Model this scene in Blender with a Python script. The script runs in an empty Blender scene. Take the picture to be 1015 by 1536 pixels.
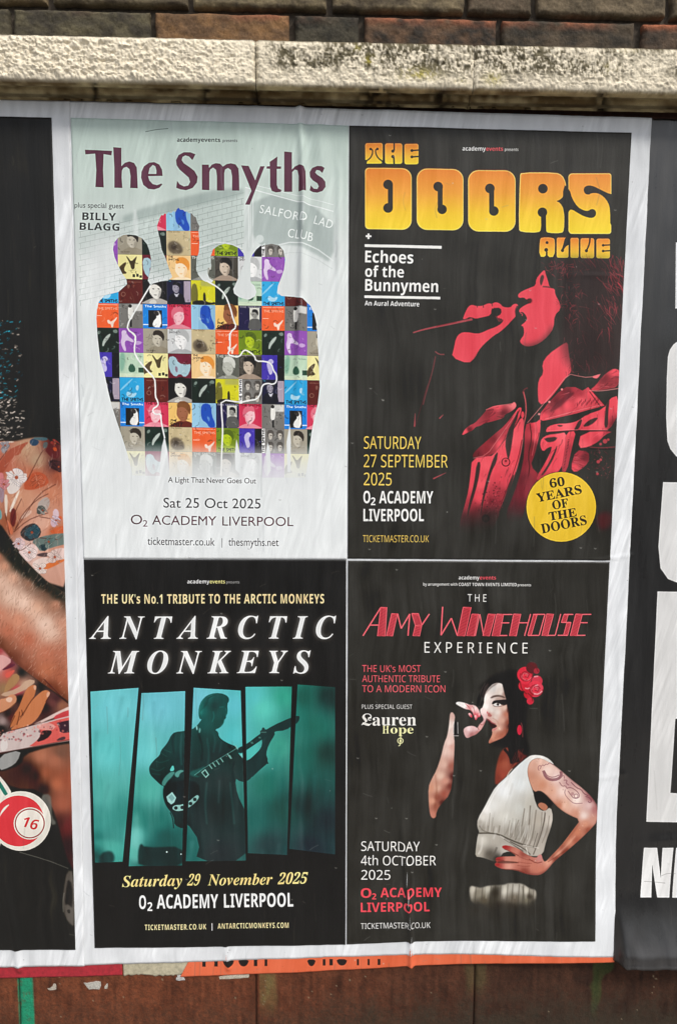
import bpy, bmesh, math, random
import numpy as np
from mathutils import Matrix, Vector

C = bpy.context.scene.collection
scn = bpy.context.scene
# ---------------------------------------------------------------- camera
CAM = np.array([-0.0585, -1.3677, 0.2343]); PITCH, YAW, ROLL, FPX = -0.1057, -0.028, -0.007, 1106.0
def _rot(ax, a):
    c, s = math.cos(a), math.sin(a)
    return np.array({'x': [[1, 0, 0], [0, c, -s], [0, s, c]], 'y': [[c, 0, s], [0, 1, 0], [-s, 0, c]],
                     'z': [[c, -s, 0], [s, c, 0], [0, 0, 1]]}[ax])
CM = _rot('z', YAW) @ _rot('x', PITCH) @ _rot('y', ROLL)      # columns: right, forward, up
cd = bpy.data.cameras.new('camera'); cam = bpy.data.objects.new('camera', cd); C.objects.link(cam)
cd.sensor_fit = 'VERTICAL'; cd.sensor_height = 36.0; cd.lens = 36.0 * FPX / 1536.0
cd.clip_start = 0.02; cd.clip_end = 500
R3 = np.stack([CM[:, 0], CM[:, 2], -CM[:, 1]], 1)
cam.matrix_world = Matrix([[*R3[i], CAM[i]] for i in range(3)] + [[0, 0, 0, 1]])
scn.camera = cam
# ---------------------------------------------------------------- sky, sun, exposure
world = bpy.data.worlds.new('World'); scn.world = world; world.use_nodes = True
nt = world.node_tree; nt.nodes.clear()
sky = nt.nodes.new('ShaderNodeTexSky'); sky.sky_type = 'NISHITA'; sky.sun_disc = False
sky.sun_elevation = math.radians(62); sky.sun_rotation = math.radians(155); sky.air_density = 1.0; sky.dust_density = 4.0; sky.ozone_density = 1.0
bg = nt.nodes.new('ShaderNodeBackground'); bg.inputs['Strength'].default_value = 0.11
hs = nt.nodes.new('ShaderNodeHueSaturation'); hs.inputs['Saturation'].default_value = 0.45
wo = nt.nodes.new('ShaderNodeOutputWorld')
nt.links.new(sky.outputs[0], hs.inputs['Color']); nt.links.new(hs.outputs[0], bg.inputs[0]); nt.links.new(bg.outputs[0], wo.inputs[0])
sd = bpy.data.lights.new('sun', 'SUN'); sd.energy = 1.5; sd.angle = math.radians(11); sd.color = (1.0, 0.955, 0.88)
sun = bpy.data.objects.new('sun', sd); C.objects.link(sun)
sdir = Vector((0.66, -0.80, 1.0)).normalized()            # towards the sun
sun.rotation_euler = sdir.to_track_quat('Z', 'Y').to_euler(); sun.location = sdir * 20
vs = scn.view_settings; vs.view_transform = 'Standard'; vs.look = 'None'; vs.exposure = 0.60; vs.gamma = 1.0
vs.use_curve_mapping = False

# ---------------------------------------------------------------- picture point -> wall
def sstep(a, b, x):
    t = np.clip((x - a) / (b - a), 0, 1); return t * t * (3 - 2 * t)
def bulge(x, z):
    """how far the pasted paper stands off the wall (metres): the lower right corner lifts away"""
    dx = sstep(0.10, 0.62, x); t = np.clip((-0.50 - z) / 0.36, 0, 1)
    return dx * 0.030 * t * t * (3 - 2 * t)
def W(p, depth=0.0, bul=True):
    """photo pixel(s) -> (x, z) on the plane y = -depth (following the bulge of the paper)"""
    p = np.asarray(p, float).reshape(-1, 2)
    d = np.outer((p[:, 0] - 507.5) / FPX, CM[:, 0]) + CM[:, 1] - np.outer((p[:, 1] - 768) / FPX, CM[:, 2])
    dep = np.full(len(p), depth, float)
    for _ in range(4):
        t = (-dep - CAM[1]) / d[:, 1]
        P = CAM + d * t[:, None]
        if not bul: break
        dep = depth + bulge(P[:, 0], P[:, 2])
    return P[:, [0, 2]]
def PX(x, z, dep=None):
    y = -(bulge(x, z) if dep is None else dep)
    v = np.stack([x - CAM[0], y - CAM[1], z - CAM[2]], -1) @ CM
    return 507.5 + FPX * v[..., 0] / v[..., 1], 768 - FPX * v[..., 2] / v[..., 1]
def Z(ox, oy, s, pts):
    return [(ox + a / s, oy + b / s) for a, b in pts]

# ---------------------------------------------------------------- numeric noise
def vnoise(shape, cell, rng, octaves=1, gain=0.5):
    """smooth value noise on a grid, cell = (rows, cols) size of a feature"""
    H, Wd = shape; out = np.zeros(shape, np.float32); amp = 1.0; tot = 0
    cy, cx = float(cell[0]), float(cell[1])
    for o in range(octaves):
        ny, nx = int(H / cy) + 4, int(Wd / cx) + 4
        g = rng.random((ny, nx)).astype(np.float32) * 2 - 1
        def ax(n, c, m):
            t = np.arange(n) / c + rng.random(); i = np.floor(t).astype(int); f = (t - i).astype(np.float32)
            f = f * f * (3 - 2 * f); return np.minimum(i, m - 2), f
        iy, fy = ax(H, cy, ny); ix, fx = ax(Wd, cx, nx)
        a = g[iy][:, ix]; b = g[iy][:, ix + 1]; c = g[iy + 1][:, ix]; d = g[iy + 1][:, ix + 1]
        fx_ = fx[None]; fy_ = fy[:, None]
        out += amp * ((a * (1 - fx_) + b * fx_) * (1 - fy_) + (c * (1 - fx_) + d * fx_) * fy_)
        tot += amp; amp *= gain; cy = max(1, cy / 2); cx = max(1, cx / 2)
    return out / tot * 1.6
def blur(a, s):
    if s < 0.3: return a
    r = max(1, int(round(s * 0.95)))
    for ax in (0, 1):
        for _ in range(1 if s < .9 else 2 if s < 1.3 else 3):
            pad = [(0, 0)] * a.ndim; pad[ax] = (r + 1, r)
            c = np.cumsum(np.pad(a, pad, mode='edge'), axis=ax, dtype=np.float32)
            n = c.shape[ax]
            hi = np.take(c, np.arange(2 * r + 1, n), axis=ax); lo = np.take(c, np.arange(0, n - 2 * r - 1), axis=ax)
            a = (hi - lo) / (2 * r + 1)
    return a
def chaikin(p, n=2, closed=True):
    p = np.asarray(p, float)
    for _ in range(n):
        q = np.roll(p, -1, 0) if closed else p[1:]
        a = p if closed else p[:-1]
        r = np.empty((len(a) * 2, 2)); r[0::2] = a * .75 + q * .25; r[1::2] = a * .25 + q * .75
        if not closed: r = np.vstack([p[:1], r, p[-1:]])
        p = r
    return p
def segs_of(p):
    p = np.asarray(p, float); return np.stack([p, np.roll(p, -1, 0)], 1)

# ---------------------------------------------------------------- lettering outlines from Blender's own font
_tc = {}
def glyphs(s, bold=0.0, track=1.0):
    key = (s, bold, track)
    if key not in _tc:
        c = bpy.data.curves.new('t', 'FONT'); c.body = s; c.offset = bold; c.space_character = track
        c.resolution_u = 4; c.fill_mode = 'NONE'
        o = bpy.data.objects.new('t', c); C.objects.link(o)
        dg = bpy.context.evaluated_depsgraph_get(); e = o.evaluated_get(dg); m = e.to_mesh()
        v = np.zeros(len(m.vertices) * 3, np.float32); m.vertices.foreach_get('co', v); v = v.reshape(-1, 3)[:, :2]
        ed = np.zeros(len(m.edges) * 2, np.int32); m.edges.foreach_get('vertices', ed); ed = ed.reshape(-1, 2)
        _tc[key] = v[ed].astype(float)
        e.to_mesh_clear(); bpy.data.objects.remove(o); bpy.data.curves.remove(c)
    return _tc[key]
def serif(s, kind='bi'):
    """mathematical alphabets carry the serif letters"""
    U, L, D = {'bi': (0x1D468, 0x1D482, 0x1D7CE), 'b': (0x1D400, 0x1D41A, 0x1D7CE), 'fr': (0x1D56C, 0x1D586, 0x1D7CE),
               'sb': (0x1D5D4, 0x1D5EE, 0x1D7EC), 's': (0x1D5A0, 0x1D5BA, 0x1D7E2), 'sbi': (0x1D63C, 0x1D656, 0x1D7EC)}[kind]
    r = ''
    for ch in s:
        if 'A' <= ch <= 'Z': r += chr(U + ord(ch) - 65)
        elif 'a' <= ch <= 'z': r += chr(L + ord(ch) - 97)
        elif '0' <= ch <= '9': r += chr(D + ord(ch) - 48)
        else: r += ch
    return r

# ---------------------------------------------------------------- printed sheet: colours of flat print, drawn in wall space
class Print:
    def __init__(s, corners, base, seed=1, res=1900):
        w = W(corners); s.corners = w
        s.x0, s.x1 = w[:, 0].min() - .002, w[:, 0].max() + .002
        s.z0, s.z1 = w[:, 1].min() - .002, w[:, 1].max() + .002
        s.res = res; s.w = int((s.x1 - s.x0) * res); s.h = int((s.z1 - s.z0) * res)
        s.a = np.empty((s.h, s.w, 3), np.float32); s.a[:] = np.array(base, np.float32)
        xx = s.x0 + (np.arange(s.w) + .5) / res; zz = s.z1 - (np.arange(s.h) + .5) / res
        X, Zz = np.meshgrid(xx, zz); px, py = PX(X, Zz)
        s.px = px.astype(np.float32); s.py = py.astype(np.float32)
        s.k = res / 807.0          # texels per photo pixel
        s.rng = np.random.default_rng(seed); s.clip = None
    def tex(s, p):
        w = W(p); return np.stack([(w[:, 0] - s.x0) * s.res, (s.z1 - w[:, 1]) * s.res], 1)
    def cover(s, sg, pad=0):
        """sg: segments in texels (N,2,2) -> coverage window"""
        pad = int(pad) + 2
        xa = max(0, int(sg[..., 0].min()) - pad); xb = min(s.w, int(sg[..., 0].max()) + pad + 1)
        ya = max(0, int(sg[..., 1].min()) - pad); yb = min(s.h, int(sg[..., 1].max()) + pad + 1)
        if xb <= xa or yb <= ya: return None
        SS = 4; H, Wd = yb - ya, xb - xa
        p, q = sg[:, 0] - [xa, ya], sg[:, 1] - [xa, ya]
        y0 = p[:, 1] * SS - .5; y1 = q[:, 1] * SS - .5
        lo = np.ceil(np.minimum(y0, y1)).astype(int); hi = np.ceil(np.maximum(y0, y1)).astype(int)
        lo = np.clip(lo, 0, H * SS); hi = np.clip(hi, 0, H * SS); n = hi - lo
        ok = n > 0
        if not ok.any(): return None
        p, q, lo, n, y0, y1 = p[ok], q[ok], lo[ok], n[ok], y0[ok], y1[ok]
        idx = np.repeat(np.arange(len(n)), n)
        row = np.arange(n.sum()) - np.repeat(np.cumsum(n) - n, n) + lo[idx]
        t = (row - y0[idx]) / (y1[idx] - y0[idx]); x = p[idx, 0] + t * (q[idx, 0] - p[idx, 0])
        x = np.clip(x, 0, Wd)
        o = np.lexsort((x, row)); row = row[o]; x = x[o]
        m = (len(x) // 2) * 2; sg_ = np.ones(len(x)); sg_[1::2] = -1
        i = np.floor(x).astype(int); f = x - i; r = row // SS
        acc = np.bincount(r * (Wd + 2) + i, sg_ * (1 - f), minlength=H * (Wd + 2)) + \
              np.bincount(r * (Wd + 2) + i + 1, sg_ * f, minlength=H * (Wd + 2))[:H * (Wd + 2)]
        cov = np.cumsum(acc[:H * (Wd + 2)].reshape(H, Wd + 2), 1)[:, :Wd] / SS
        return np.clip(cov, 0, 1).astype(np.float32), xa, ya
    def colour(s, col, xa, ya, H, Wd):
        if callable(col): return col(s.px[ya:ya + H, xa:xa + Wd], s.py[ya:ya + H, xa:xa + Wd])
        if isinstance(col, list): return idw(col, s.px[ya:ya + H, xa:xa + Wd], s.py[ya:ya + H, xa:xa + Wd])
        return np.array(col, np.float32)
    def comp(s, cov, xa, ya, col, al):
        H, Wd = cov.shape; d = s.a[ya:ya + H, xa:xa + Wd]
        cv = (cov * al)[..., None]
        if s.clip is not None: cv = cv * s.clip[ya:ya + H, xa:xa + Wd, None]
        d += cv * (s.colour(col, xa, ya, H, Wd) - d)
    def fillsegs(s, sg, col, al=1.0, soft=0.0, fat=0.0):
        pad = (soft + fat) * 3 * s.k
        r = s.cover(sg, pad)
        if r is None: return
        cov, xa, ya = r
        if fat: cov = np.clip((blur(cov, fat * s.k) - .18) / .3, 0, 1)
        if soft: cov = blur(cov, soft * s.k)
        s.comp(cov, xa, ya, col, al)
    def poly(s, pts, col, al=1.0, soft=0.0, sm=1, holes=()):
        sg = [segs_of(s.tex(chaikin(pts, sm) if sm else pts))]
        for h in holes: sg.append(segs_of(s.tex(chaikin(h, sm) if sm else h)))
        s.fillsegs(np.concatenate(sg), col, al, soft)
    def polys(s, L, col, al=1.0, soft=0.0, sm=0):
        for p in L: s.poly(p, col, al, soft, sm)
    def line(s, pts, w, col, al=1.0, soft=0.0, sm=1, w2=None):
        p = chaikin(pts, sm, False) if sm and len(pts) > 2 else np.asarray(pts, float)
        d = np.gradient(p, axis=0); L = np.hypot(d[:, 0], d[:, 1]) + 1e-9; nrm = np.stack([-d[:, 1], d[:, 0]], 1) / L[:, None]
        ww = np.full(len(p), w / 2.0) if w2 is None else np.linspace(w / 2, w2 / 2, len(p))
        P = np.vstack([p + nrm * ww[:, None], (p - nrm * ww[:, None])[::-1]])
        s.fillsegs(segs_of(s.tex(P)), col, al, soft)
    def disc(s, c, r, col, al=1.0, soft=0.0, ry=None, hole=None):
        a = np.linspace(0, 2 * np.pi, 40, endpoint=False); ry = ry or r
        s.poly(np.stack([c[0] + r * np.cos(a), c[1] + ry * np.sin(a)], 1), col, al, soft, 0,
               [np.stack([c[0] + (r - hole) * np.cos(a), c[1] + (ry - hole) * np.sin(a)], 1)] if hole else ())
    def text(s, body, p0, p1, cap, col, al=1.0, bold=0.0, track=1.0, shear=0.0, soft=0.0, fat=0.0, ref=None, glow=None, f=None):
        """ink from p0 to p1 (baseline ends, photo px), capitals cap px tall"""
        if f: body = serif(body, f); ref = serif(ref or 'H', f)
        g = glyphs(body, bold, track).copy(); hcap = glyphs(ref or 'H', bold)[..., 1].max()
        x0, x1 = g[..., 0].min(), g[..., 0].max()
        p0 = np.array(p0, float); p1 = np.array(p1, float); L = np.hypot(*(p1 - p0)); u = (p1 - p0) / L; v = np.array([u[1], -u[0]])
        sy = cap / hcap; sh = shear * cap / hcap
        X = (g[..., 0] - x0) / (x1 - x0); Y = g[..., 1]
        P = p0 + X[..., None] * u * L + Y[..., None] * (v * sy + u * sh)
        sg = s.tex(P.reshape(-1, 2)).reshape(-1, 2, 2)
        if glow:
            for rad, ga in glow: s.fillsegs(sg, col, ga, rad)
        s.fillsegs(sg, col, al, soft, fat)
    def scope(s, pts, sm=1, soft=0.0):
        """limit following marks to an outline"""
        if pts is None: s.clip = None; return
        L = pts if isinstance(pts[0][0], (list, tuple, np.ndarray)) else [pts]
        m = np.zeros((s.h, s.w), np.float32)
        for p in L:
            r = s.cover(segs_of(s.tex(chaikin(p, sm) if sm else p)))
            if r is None: continue
            cov, xa, ya = r; w = m[ya:ya + cov.shape[0], xa:xa + cov.shape[1]]; np.maximum(w, cov, out=w)
        s.clip = blur(m, soft * s.k) if soft else m
    def finish(s, name, dark=True, streak=1.0, scuffs=70):
        """paste streaks, scuffs and painted-in sheen on dark paper, then the image"""
        k = s.k; sh = (s.h, s.w)
        v1 = vnoise(sh, (160 * k, 9 * k), s.rng, 3, .6) * (.45 + np.abs(vnoise(sh, (120 * k, 60 * k), s.rng, 2)) * 1.3); v2 = vnoise(sh, (50 * k, 45 * k), s.rng, 3)
        v3 = vnoise(sh, (60 * k, 3 * k), s.rng, 2)
        lum = s.a.mean(2)
        wht = sstep(120, 200, lum)
        # diagonal brush marks
        n = vnoise((s.h, s.w + s.h // 2), (90 * k, 5 * k), s.rng, 3, .6)
        sl = (np.arange(s.h) * 0.30).astype(int)
        dg = np.empty(sh, np.float32)
        for r in range(s.h): dg[r] = n[r, sl[r]:sl[r] + s.w]
        um = s.a - blur(s.a, 1.1 * k); s.a += .55 * um           # crisp print
        wob = (vnoise((s.h, 4), (90 * k, 4), s.rng, 2)[:, 0] * 7 * k + vnoise((s.h, 4), (26 * k, 4), s.rng)[:, 0] * 1.6 * k).astype(int)
        for r in range(s.h): v1[r] = np.roll(v1[r], wob[r]); v3[r] = np.roll(v3[r], wob[r])
        gl = vnoise(sh, (70 * k, 38 * k), s.rng, 4, .6); pt = np.clip(vnoise(sh, (130 * k, 100 * k), s.rng, 2) + .25, 0, 1)  # uneven glare painted on dark print, grey smears on white
        d = (1 - wht) * (5.0 * v1 + 4.5 * v2 + 2.0 * v3 * pt + 5.0 * gl * pt) + wht * (4 * v1 + 5 * v2 + 10 * dg * np.clip(.45 + v2, 0, 1) - 4 * np.clip(gl, 0, 1) - 1)
        s.a += d[..., None] * streak
        s.a += s.rng.normal(0, 1.8, sh).astype(np.float32)[..., None]
        if scuffs:                                          # hairline creases, nicks and dried drips
            X0, X1, Y0, Y1 = s.px.min(), s.px.max(), s.py.min(), s.py.max(); rg = s.rng
            for _ in range(scuffs):
                x, y = rg.uniform(X0, X1), rg.uniform(Y0, Y1); t = rg.random(); q = (96, 96, 92) if dark else (160, 166, 168)
                if t < .45: L = rg.uniform(8, 60); b_ = rg.normal(0, 2.2); s.line([(x, y), (x + b_, y + L * .5), (x + b_ * .4 + rg.normal(0, 2), y + L)], rg.uniform(.6, 1.5), q, rg.uniform(.12, .4), .4)
                elif t < .75: L = rg.uniform(3, 14); an = rg.uniform(-.6, .6); s.line([(x, y), (x + L * .5, y + L * an), (x + L, y + L * an * 1.6)], .7, (140, 140, 136) if dark else (150, 154, 156), rg.uniform(.15, .5), .3)
                elif t < .9: s.line([(x - 1.6, y - 1), (x, y + .8), (x + 1.7, y - .6)], .8, (190, 190, 184) if dark else (140, 140, 140), .7, .2)
                else: s.disc((x, y), rg.uniform(.5, 1.0), (200, 200, 196) if dark else (110, 110, 108), .7, .2)
        lin = np.clip(s.a, 0, 255) / 255
        al = np.ones((s.h, s.w, 4), np.float32); al[..., :3] = tone(lin)
        im = bpy.data.images.new(name, s.w, s.h); im.colorspace_settings.name = 'sRGB'
        im.pixels.foreach_set(np.ascontiguousarray(al[::-1], dtype=np.float32).ravel()); im.update(); im.pack()
        return im
def tone(v):
    """photographed value -> ink value"""
    l = np.where(v < .04045, v / 12.92, ((v + .055) / 1.055) ** 2.4); l = np.maximum(l - .015 * (1 - l), .0035 + .25 * l)
    return np.where(l < .0031308, l * 12.92, 1.055 * l ** (1 / 2.4) - .055)
def idw(pts, X, Y, p=2.6):
    num = np.zeros(X.shape + (3,), np.float32); den = np.zeros(X.shape, np.float32)
    for (x, y, c) in pts:
        w = 1.0 / (((X - x) ** 2 + (Y - y) ** 2) + 2.0) ** (p / 2)
        den += w; num += w[..., None] * np.array(c, np.float32)
    return num / den[..., None]
def vgrad(stops):
    ys = [a for a, _ in stops]; cs = np.array([c for _, c in stops], np.float32)
    return lambda X, Y: np.stack([np.interp(Y, ys, cs[:, i]) for i in range(3)], -1).astype(np.float32)

# ================================================================= the prints
INK = (54, 53, 50)
def academy(c, x0, x1, x2, x3, x4, y, cap, c1, c2, c3, dy=0.3):
    c.text('academy', (x0, y), (x1, y + dy), cap, c1, f='sb', ref='d')
    c.text('events', (x1 + .5, y + dy), (x2, y + 2 * dy), cap * .85, c2, f='sb', ref='t')
    if x4: c.text('presents', (x3, y + 2 * dy), (x4, y + 2 * dy), cap * .62, c3, .85, ref='t', f='sb')

# ---- tribute poster with four mosaic silhouettes
def tile(c, q, t, rng):
    """q: four corners tl tr br bl in photo px; every tile a plain generic picture in its own colours"""
    q = np.array(q, float)
    def P(u, v): return tuple((q[0] * (1 - u) + q[1] * u) * (1 - v) + (q[3] * (1 - u) + q[2] * u) * v)
    def R(u0, v0, u1, v1, col, al=1.0, soft=0): c.poly([P(u0, v0), P(u1, v0), P(u1, v1), P(u0, v1)], col, al, soft, 0)
    def F(pts, col, al=1.0, sm=1, soft=.25): c.poly([P(*p) for p in pts], col, al, soft, sm)
    def T(s, u0, u1, v, h, col, **k): c.text(s, P(u0, v), P(u1, v), h * 36, col, **k)
    def bust(cx, cy, r, skin, hair, coat, flip=1, prof=False):
        F([(cx - 2.2 * r, 1), (cx - 1.7 * r, cy + 1.7 * r), (cx - .5 * r, cy + 1.15 * r), (cx + .5 * r, cy + 1.15 * r), (cx + 1.8 * r, cy + 1.7 * r), (cx + 2.3 * r, 1)], coat)
        F([(cx - .75 * r * flip, cy - r), (cx + .6 * r * flip, cy - 1.05 * r), (cx + .8 * r * flip, cy), (cx + .5 * r * flip, cy + 1.2 * r), (cx - .2 * r * flip, cy + 1.35 * r), (cx - .85 * r * flip, cy + .6 * r), (cx - .95 * r * flip, cy + .1 * r)], skin)
        F([(cx - .9 * r * flip, cy - .5 * r), (cx - .7 * r * flip, cy - 1.45 * r), (cx + .5 * r * flip, cy - 1.5 * r), (cx + 1.15 * r * flip, cy - .7 * r), (cx + .95 * r * flip, cy + .5 * r), (cx + .6 * r * flip, cy - .3 * r), (cx - .1 * r * flip, cy - .75 * r)], hair)
        F([(cx - .6 * r * flip, cy - .1 * r), (cx - .25 * r * flip, cy - .15 * r), (cx - .25 * r * flip, cy + .05 * r)], hair, .7)
        F([(cx + .1 * r * flip, cy - .12 * r), (cx + .5 * r * flip, cy - .15 * r), (cx + .45 * r * flip, cy + .06 * r)], hair, .7)
        F([(cx - .45 * r * flip, cy + .72 * r), (cx + .15 * r * flip, cy + .7 * r), (cx, cy + .85 * r)], hair, .6)
        F([(cx + .5 * r * flip, cy), (cx + .8 * r * flip, cy), (cx + .5 * r * flip, cy + 1.2 * r), (cx + .2 * r * flip, cy + 1.2 * r)], hair, .35, soft=.8)
    def grain(n, cols, al, sz=.07):
        for _ in range(n):
            u, v = rng.random(2) * .9; k = cols[rng.integers(len(cols))]
            F([(u, v), (u + sz * rng.random() * 2, v + sz * rng.random()), (u + sz * rng.random(), v + sz * 1.5 * rng.random() + .03)], k, al, 0)
    if t != 'A' and t != 'U': pass
    if t == 'G':
        R(0, 0, 1, 1, (33, 50, 44)); F([(.28, .72), (.33, .5), (.5, .3), (.66, .22), (.6, .4), (.42, .6), (.34, .78)], (190, 200, 192), .9)
        F([(.08, .18), (.2, .1), (.24, .2), (.12, .3)], (150, 165, 155), .7); F([(.72, .1), (.92, .05), (.95, .2), (.8, .22)], (150, 165, 155), .7)
    elif t == 'P':
        R(0, 0, 1, 1, (142, 84, 172)); grain(16, [(180, 140, 205), (112, 60, 150)], .6)
        F([(.1, .1), (.3, .08), (.34, .3), (.62, .5), (.6, .6), (.3, .48), (.22, .6), (.3, .92), (.2, .95), (.05, .6), (.12, .35)], (225, 212, 232), .85)
        F([(.6, .55), (.85, .5), (.95, .62), (.7, .7)], (210, 190, 222), .7)
    elif t == 'E':
        R(0, 0, 1, 1, (158, 152, 136)); bust(.6, .42, .24, (190, 184, 168), (58, 52, 46), (146, 138, 120)); T('The Smiths', .1, .5, .92, .06, (70, 64, 55), al=.7)
    elif t == 'Y':
        R(0, 0, 1, 1, (230, 222, 158)); F([(.32, .04), (.42, .12), (.55, .3), (.72, .12), (.8, .05), (.7, .35), (.68, .6), (.55, .6), (.5, .38)], (62, 52, 36), .9)
        F([(0, .55), (.3, .3), (.36, .36), (.22, .62), (.4, .78), (.1, .8), (0, .9)], (70, 56, 40), .9); R(.6, .8, .7, .92, (40, 34, 26)); R(.75, .78, .85, .9, (40, 34, 26)); R(.88, .84, .98, .94, (40, 34, 26))
    elif t == 'M':
        R(0, 0, 1, 1, (92, 42, 34)); grain(10, [(120, 66, 54), (70, 32, 27)], .7); c.disc(P(.2, .62), 3.6, (150, 110, 96), .6, hole=1.2); R(.1, .1, .95, .13, (140, 96, 84), .6)
        F([(.4, .2), (.5, .25), (.42, .42), (.36, .3)], (150, 112, 100), .6)
    elif t == 'B':
        R(0, 0, 1, 1, (52, 160, 214)); F([(.25, .75), (.3, .55), (.5, .68), (.72, .6), (.62, .8), (.4, .82)], (190, 222, 236), .8); F([(0, .5), (.5, .05), (.56, .07), (.03, .58)], (150, 206, 232), .8)
        F([(.66, .34), (.8, .3), (.76, .55), (.66, .52)], (200, 225, 236), .7); T('THE SMITHS', .06, .96, .97, .14, (28, 52, 74), fat=.25)
    elif t == 'U':
        R(0, 0, 1, 1, (28, 126, 210)); T('The Smiths', .07, .95, .14, .1, (238, 242, 244), fat=.35); R(.22, .25, .78, .95, (36, 34, 34)); F([(.4, .3), (.72, .28), (.76, .95), (.42, .95), (.38, .75), (.6, .5)], (232, 232, 228)); F([(.42, .3), (.6, .27), (.68, .42), (.55, .5)], (60, 56, 54))
        R(0, .82, .22, .86, (220, 232, 242)); R(.78, .82, 1, .86, (220, 232, 242))
    elif t == 'R':
        R(0, 0, 1, 1, (200, 58, 86)); bust(.45, .48, .27, (236, 190, 196), (214, 110, 128), (222, 140, 154), -1); T('THE SMITHS', .05, .95, .11, .1, (120, 36, 50), fat=.2)
    elif t == 'O':
        R(0, 0, 1, 1, (228, 98, 56)); T('THE SMITHS', .08, .95, .26, .1, (242, 206, 186), al=.9); R(.04, .5, .3, .52, (244, 210, 190)); R(.04, .05, .96, .07, (244, 210, 190), .8)
        F([(.5, .7), (.58, .66), (.66, .76), (.78, .68), (.95, .52), (.9, .66), (.78, .8), (.76, .98), (.68, .98), (.66, .84), (.55, .84)], (240, 224, 210), .9)
    elif t == 'K':
        R(0, 0, 1, 1, (118, 116, 112)); grain(26, [(70, 68, 66), (160, 158, 152), (95, 93, 90)], .7); R(.5, .02, .98, .3, (214, 214, 210), .9, .6)
        F([(.4, .12), (.55, .08), (.62, .35), (.56, .66), (.4, .66), (.38, .35)], (225, 224, 218)); R(.46, .64, .54, .95, (32, 31, 30)); c.disc(P(.48, .1), 2.6, (50, 46, 44))
    elif t == 'W':
        R(0, 0, 1, 1, (208, 210, 210)); bust(.58, .45, .3, (236, 236, 235), (180, 182, 182), (170, 172, 173)); T('THE', .06, .22, .08, .08, (52, 52, 52)); T('SMITHS', .06, .42, .18, .08, (52, 52, 52))
    elif t == 'S':
        R(0, 0, 1, 1, (196, 180, 142)); grain(22, [(222, 206, 166), (150, 136, 104)], .6); F([(.06, .5), (.3, .38), (.6, .55), (.7, .85), (.5, .95), (.2, .92), (.05, .75)], (92, 82, 70), .85, soft=.8); c.disc(P(.3, .66), 4.4, (62, 54, 48), .8, soft=.8)
        T('The Smiths', .08, .55, .07, .07, (96, 84, 62), al=.8)
    elif t == 'L':
        R(0, 0, 1, 1, (234, 198, 142)); bust(.62, .52, .3, (244, 226, 196), (224, 150, 70), (240, 218, 186)); T('THE', .06, .26, .1, .08, (80, 50, 30), fat=.1); T('SMITHS', .06, .5, .21, .08, (80, 50, 30), fat=.1)
    elif t == 'C':
        R(0, 0, 1, 1, (108, 38, 56)); F([(0, .15), (.3, .1), (.45, .4), (.8, .45), (.98, .4), (.9, .8), (.7, .98), (.5, .8), (.3, .98), (.05, .7)], (170, 204, 214), .95); F([(.3, .5), (.42, .56), (.4, .8), (.3, .7)], (120, 60, 84), .6)
    elif t == 'D':
        R(0, 0, 1, 1, (38, 38, 62)); R(.7, .05, .98, .9, (190, 176, 190), .85); bust(.38, .32, .17, (150, 146, 160), (24, 24, 34), (26, 28, 44)); F([(.26, .52), (.4, .75), (.52, .5), (.4, .6)], (206, 206, 216), .9); T('The', .04, .16, .08, .08, (70, 170, 200))
    elif t == 'F':
        R(0, 0, 1, 1, (30, 28, 28)); bust(.55, .4, .3, (224, 222, 214), (34, 32, 32), (172, 168, 162)); F([(.3, .85), (.5, .8), (.6, .98), (.25, 1)], (206, 204, 196))
    elif t == 'V':
        R(0, 0, 1, 1, (206, 202, 48)); R(.4, 0, 1, .24, (168, 168, 96), .8, .8); F([(0, .2), (.2, .1), (.3, .5), (.26, 1), (0, 1)], (96, 92, 52), .85); F([(0, 1), (.1, .84), (.5, .8), (.8, .92), (1, .86), (1, 1)], (36, 34, 26)); F([(.5, .5), (.6, .5), (.62, .9), (.5, .9)], (56, 52, 30))
    elif t == 'H':
        R(0, 0, 1, 1, (112, 134, 34)); bust(.5, .42, .24, (176, 196, 44), (86, 104, 30), (142, 166, 36)); T('THE SMITHS', .08, .95, .96, .15, (38, 44, 18), fat=.35)
    elif t == 'T':
        R(0, 0, 1, 1, (236, 194, 118)); bust(.62, .38, .3, (150, 96, 70), (122, 78, 48), (98, 46, 36)); T('THE', .06, .34, .78, .1, (46, 34, 30), fat=.15, shear=.15); T('SMIT', .06, .6, .98, .17, (46, 34, 30), fat=.3, shear=.15)
    elif t == 'N':
        R(0, 0, 1, 1, (44, 36, 74)); R(.48, .08, .9, .98, (206, 206, 198)); bust(.7, .35, .14, (150, 150, 144), (34, 32, 34), (92, 92, 90)); T('THE SMITHS', .05, .95, .09, .07, (200, 200, 206))
    elif t == 'Q':
        R(0, 0, 1, 1, (74, 70, 64)); grain(12, [(96, 90, 82), (54, 50, 46)], .7); bust(.45, .45, .27, (196, 180, 162), (34, 30, 28), (160, 142, 126)); R(.04, .02, .96, .045, (180, 172, 158), .7)
    elif t == 'Z':
        R(0, 0, 1, 1, (74, 62, 166)); R(.68, 0, 1, 1, (32, 30, 34)); F([(.2, .3), (.4, .12), (.55, .28), (.4, .4), (.5, .7), (.36, .84), (.26, .6)], (206, 200, 232), .9); grain(7, [(120, 110, 200), (50, 42, 130)], .6)
    elif t == 'J':
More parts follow.
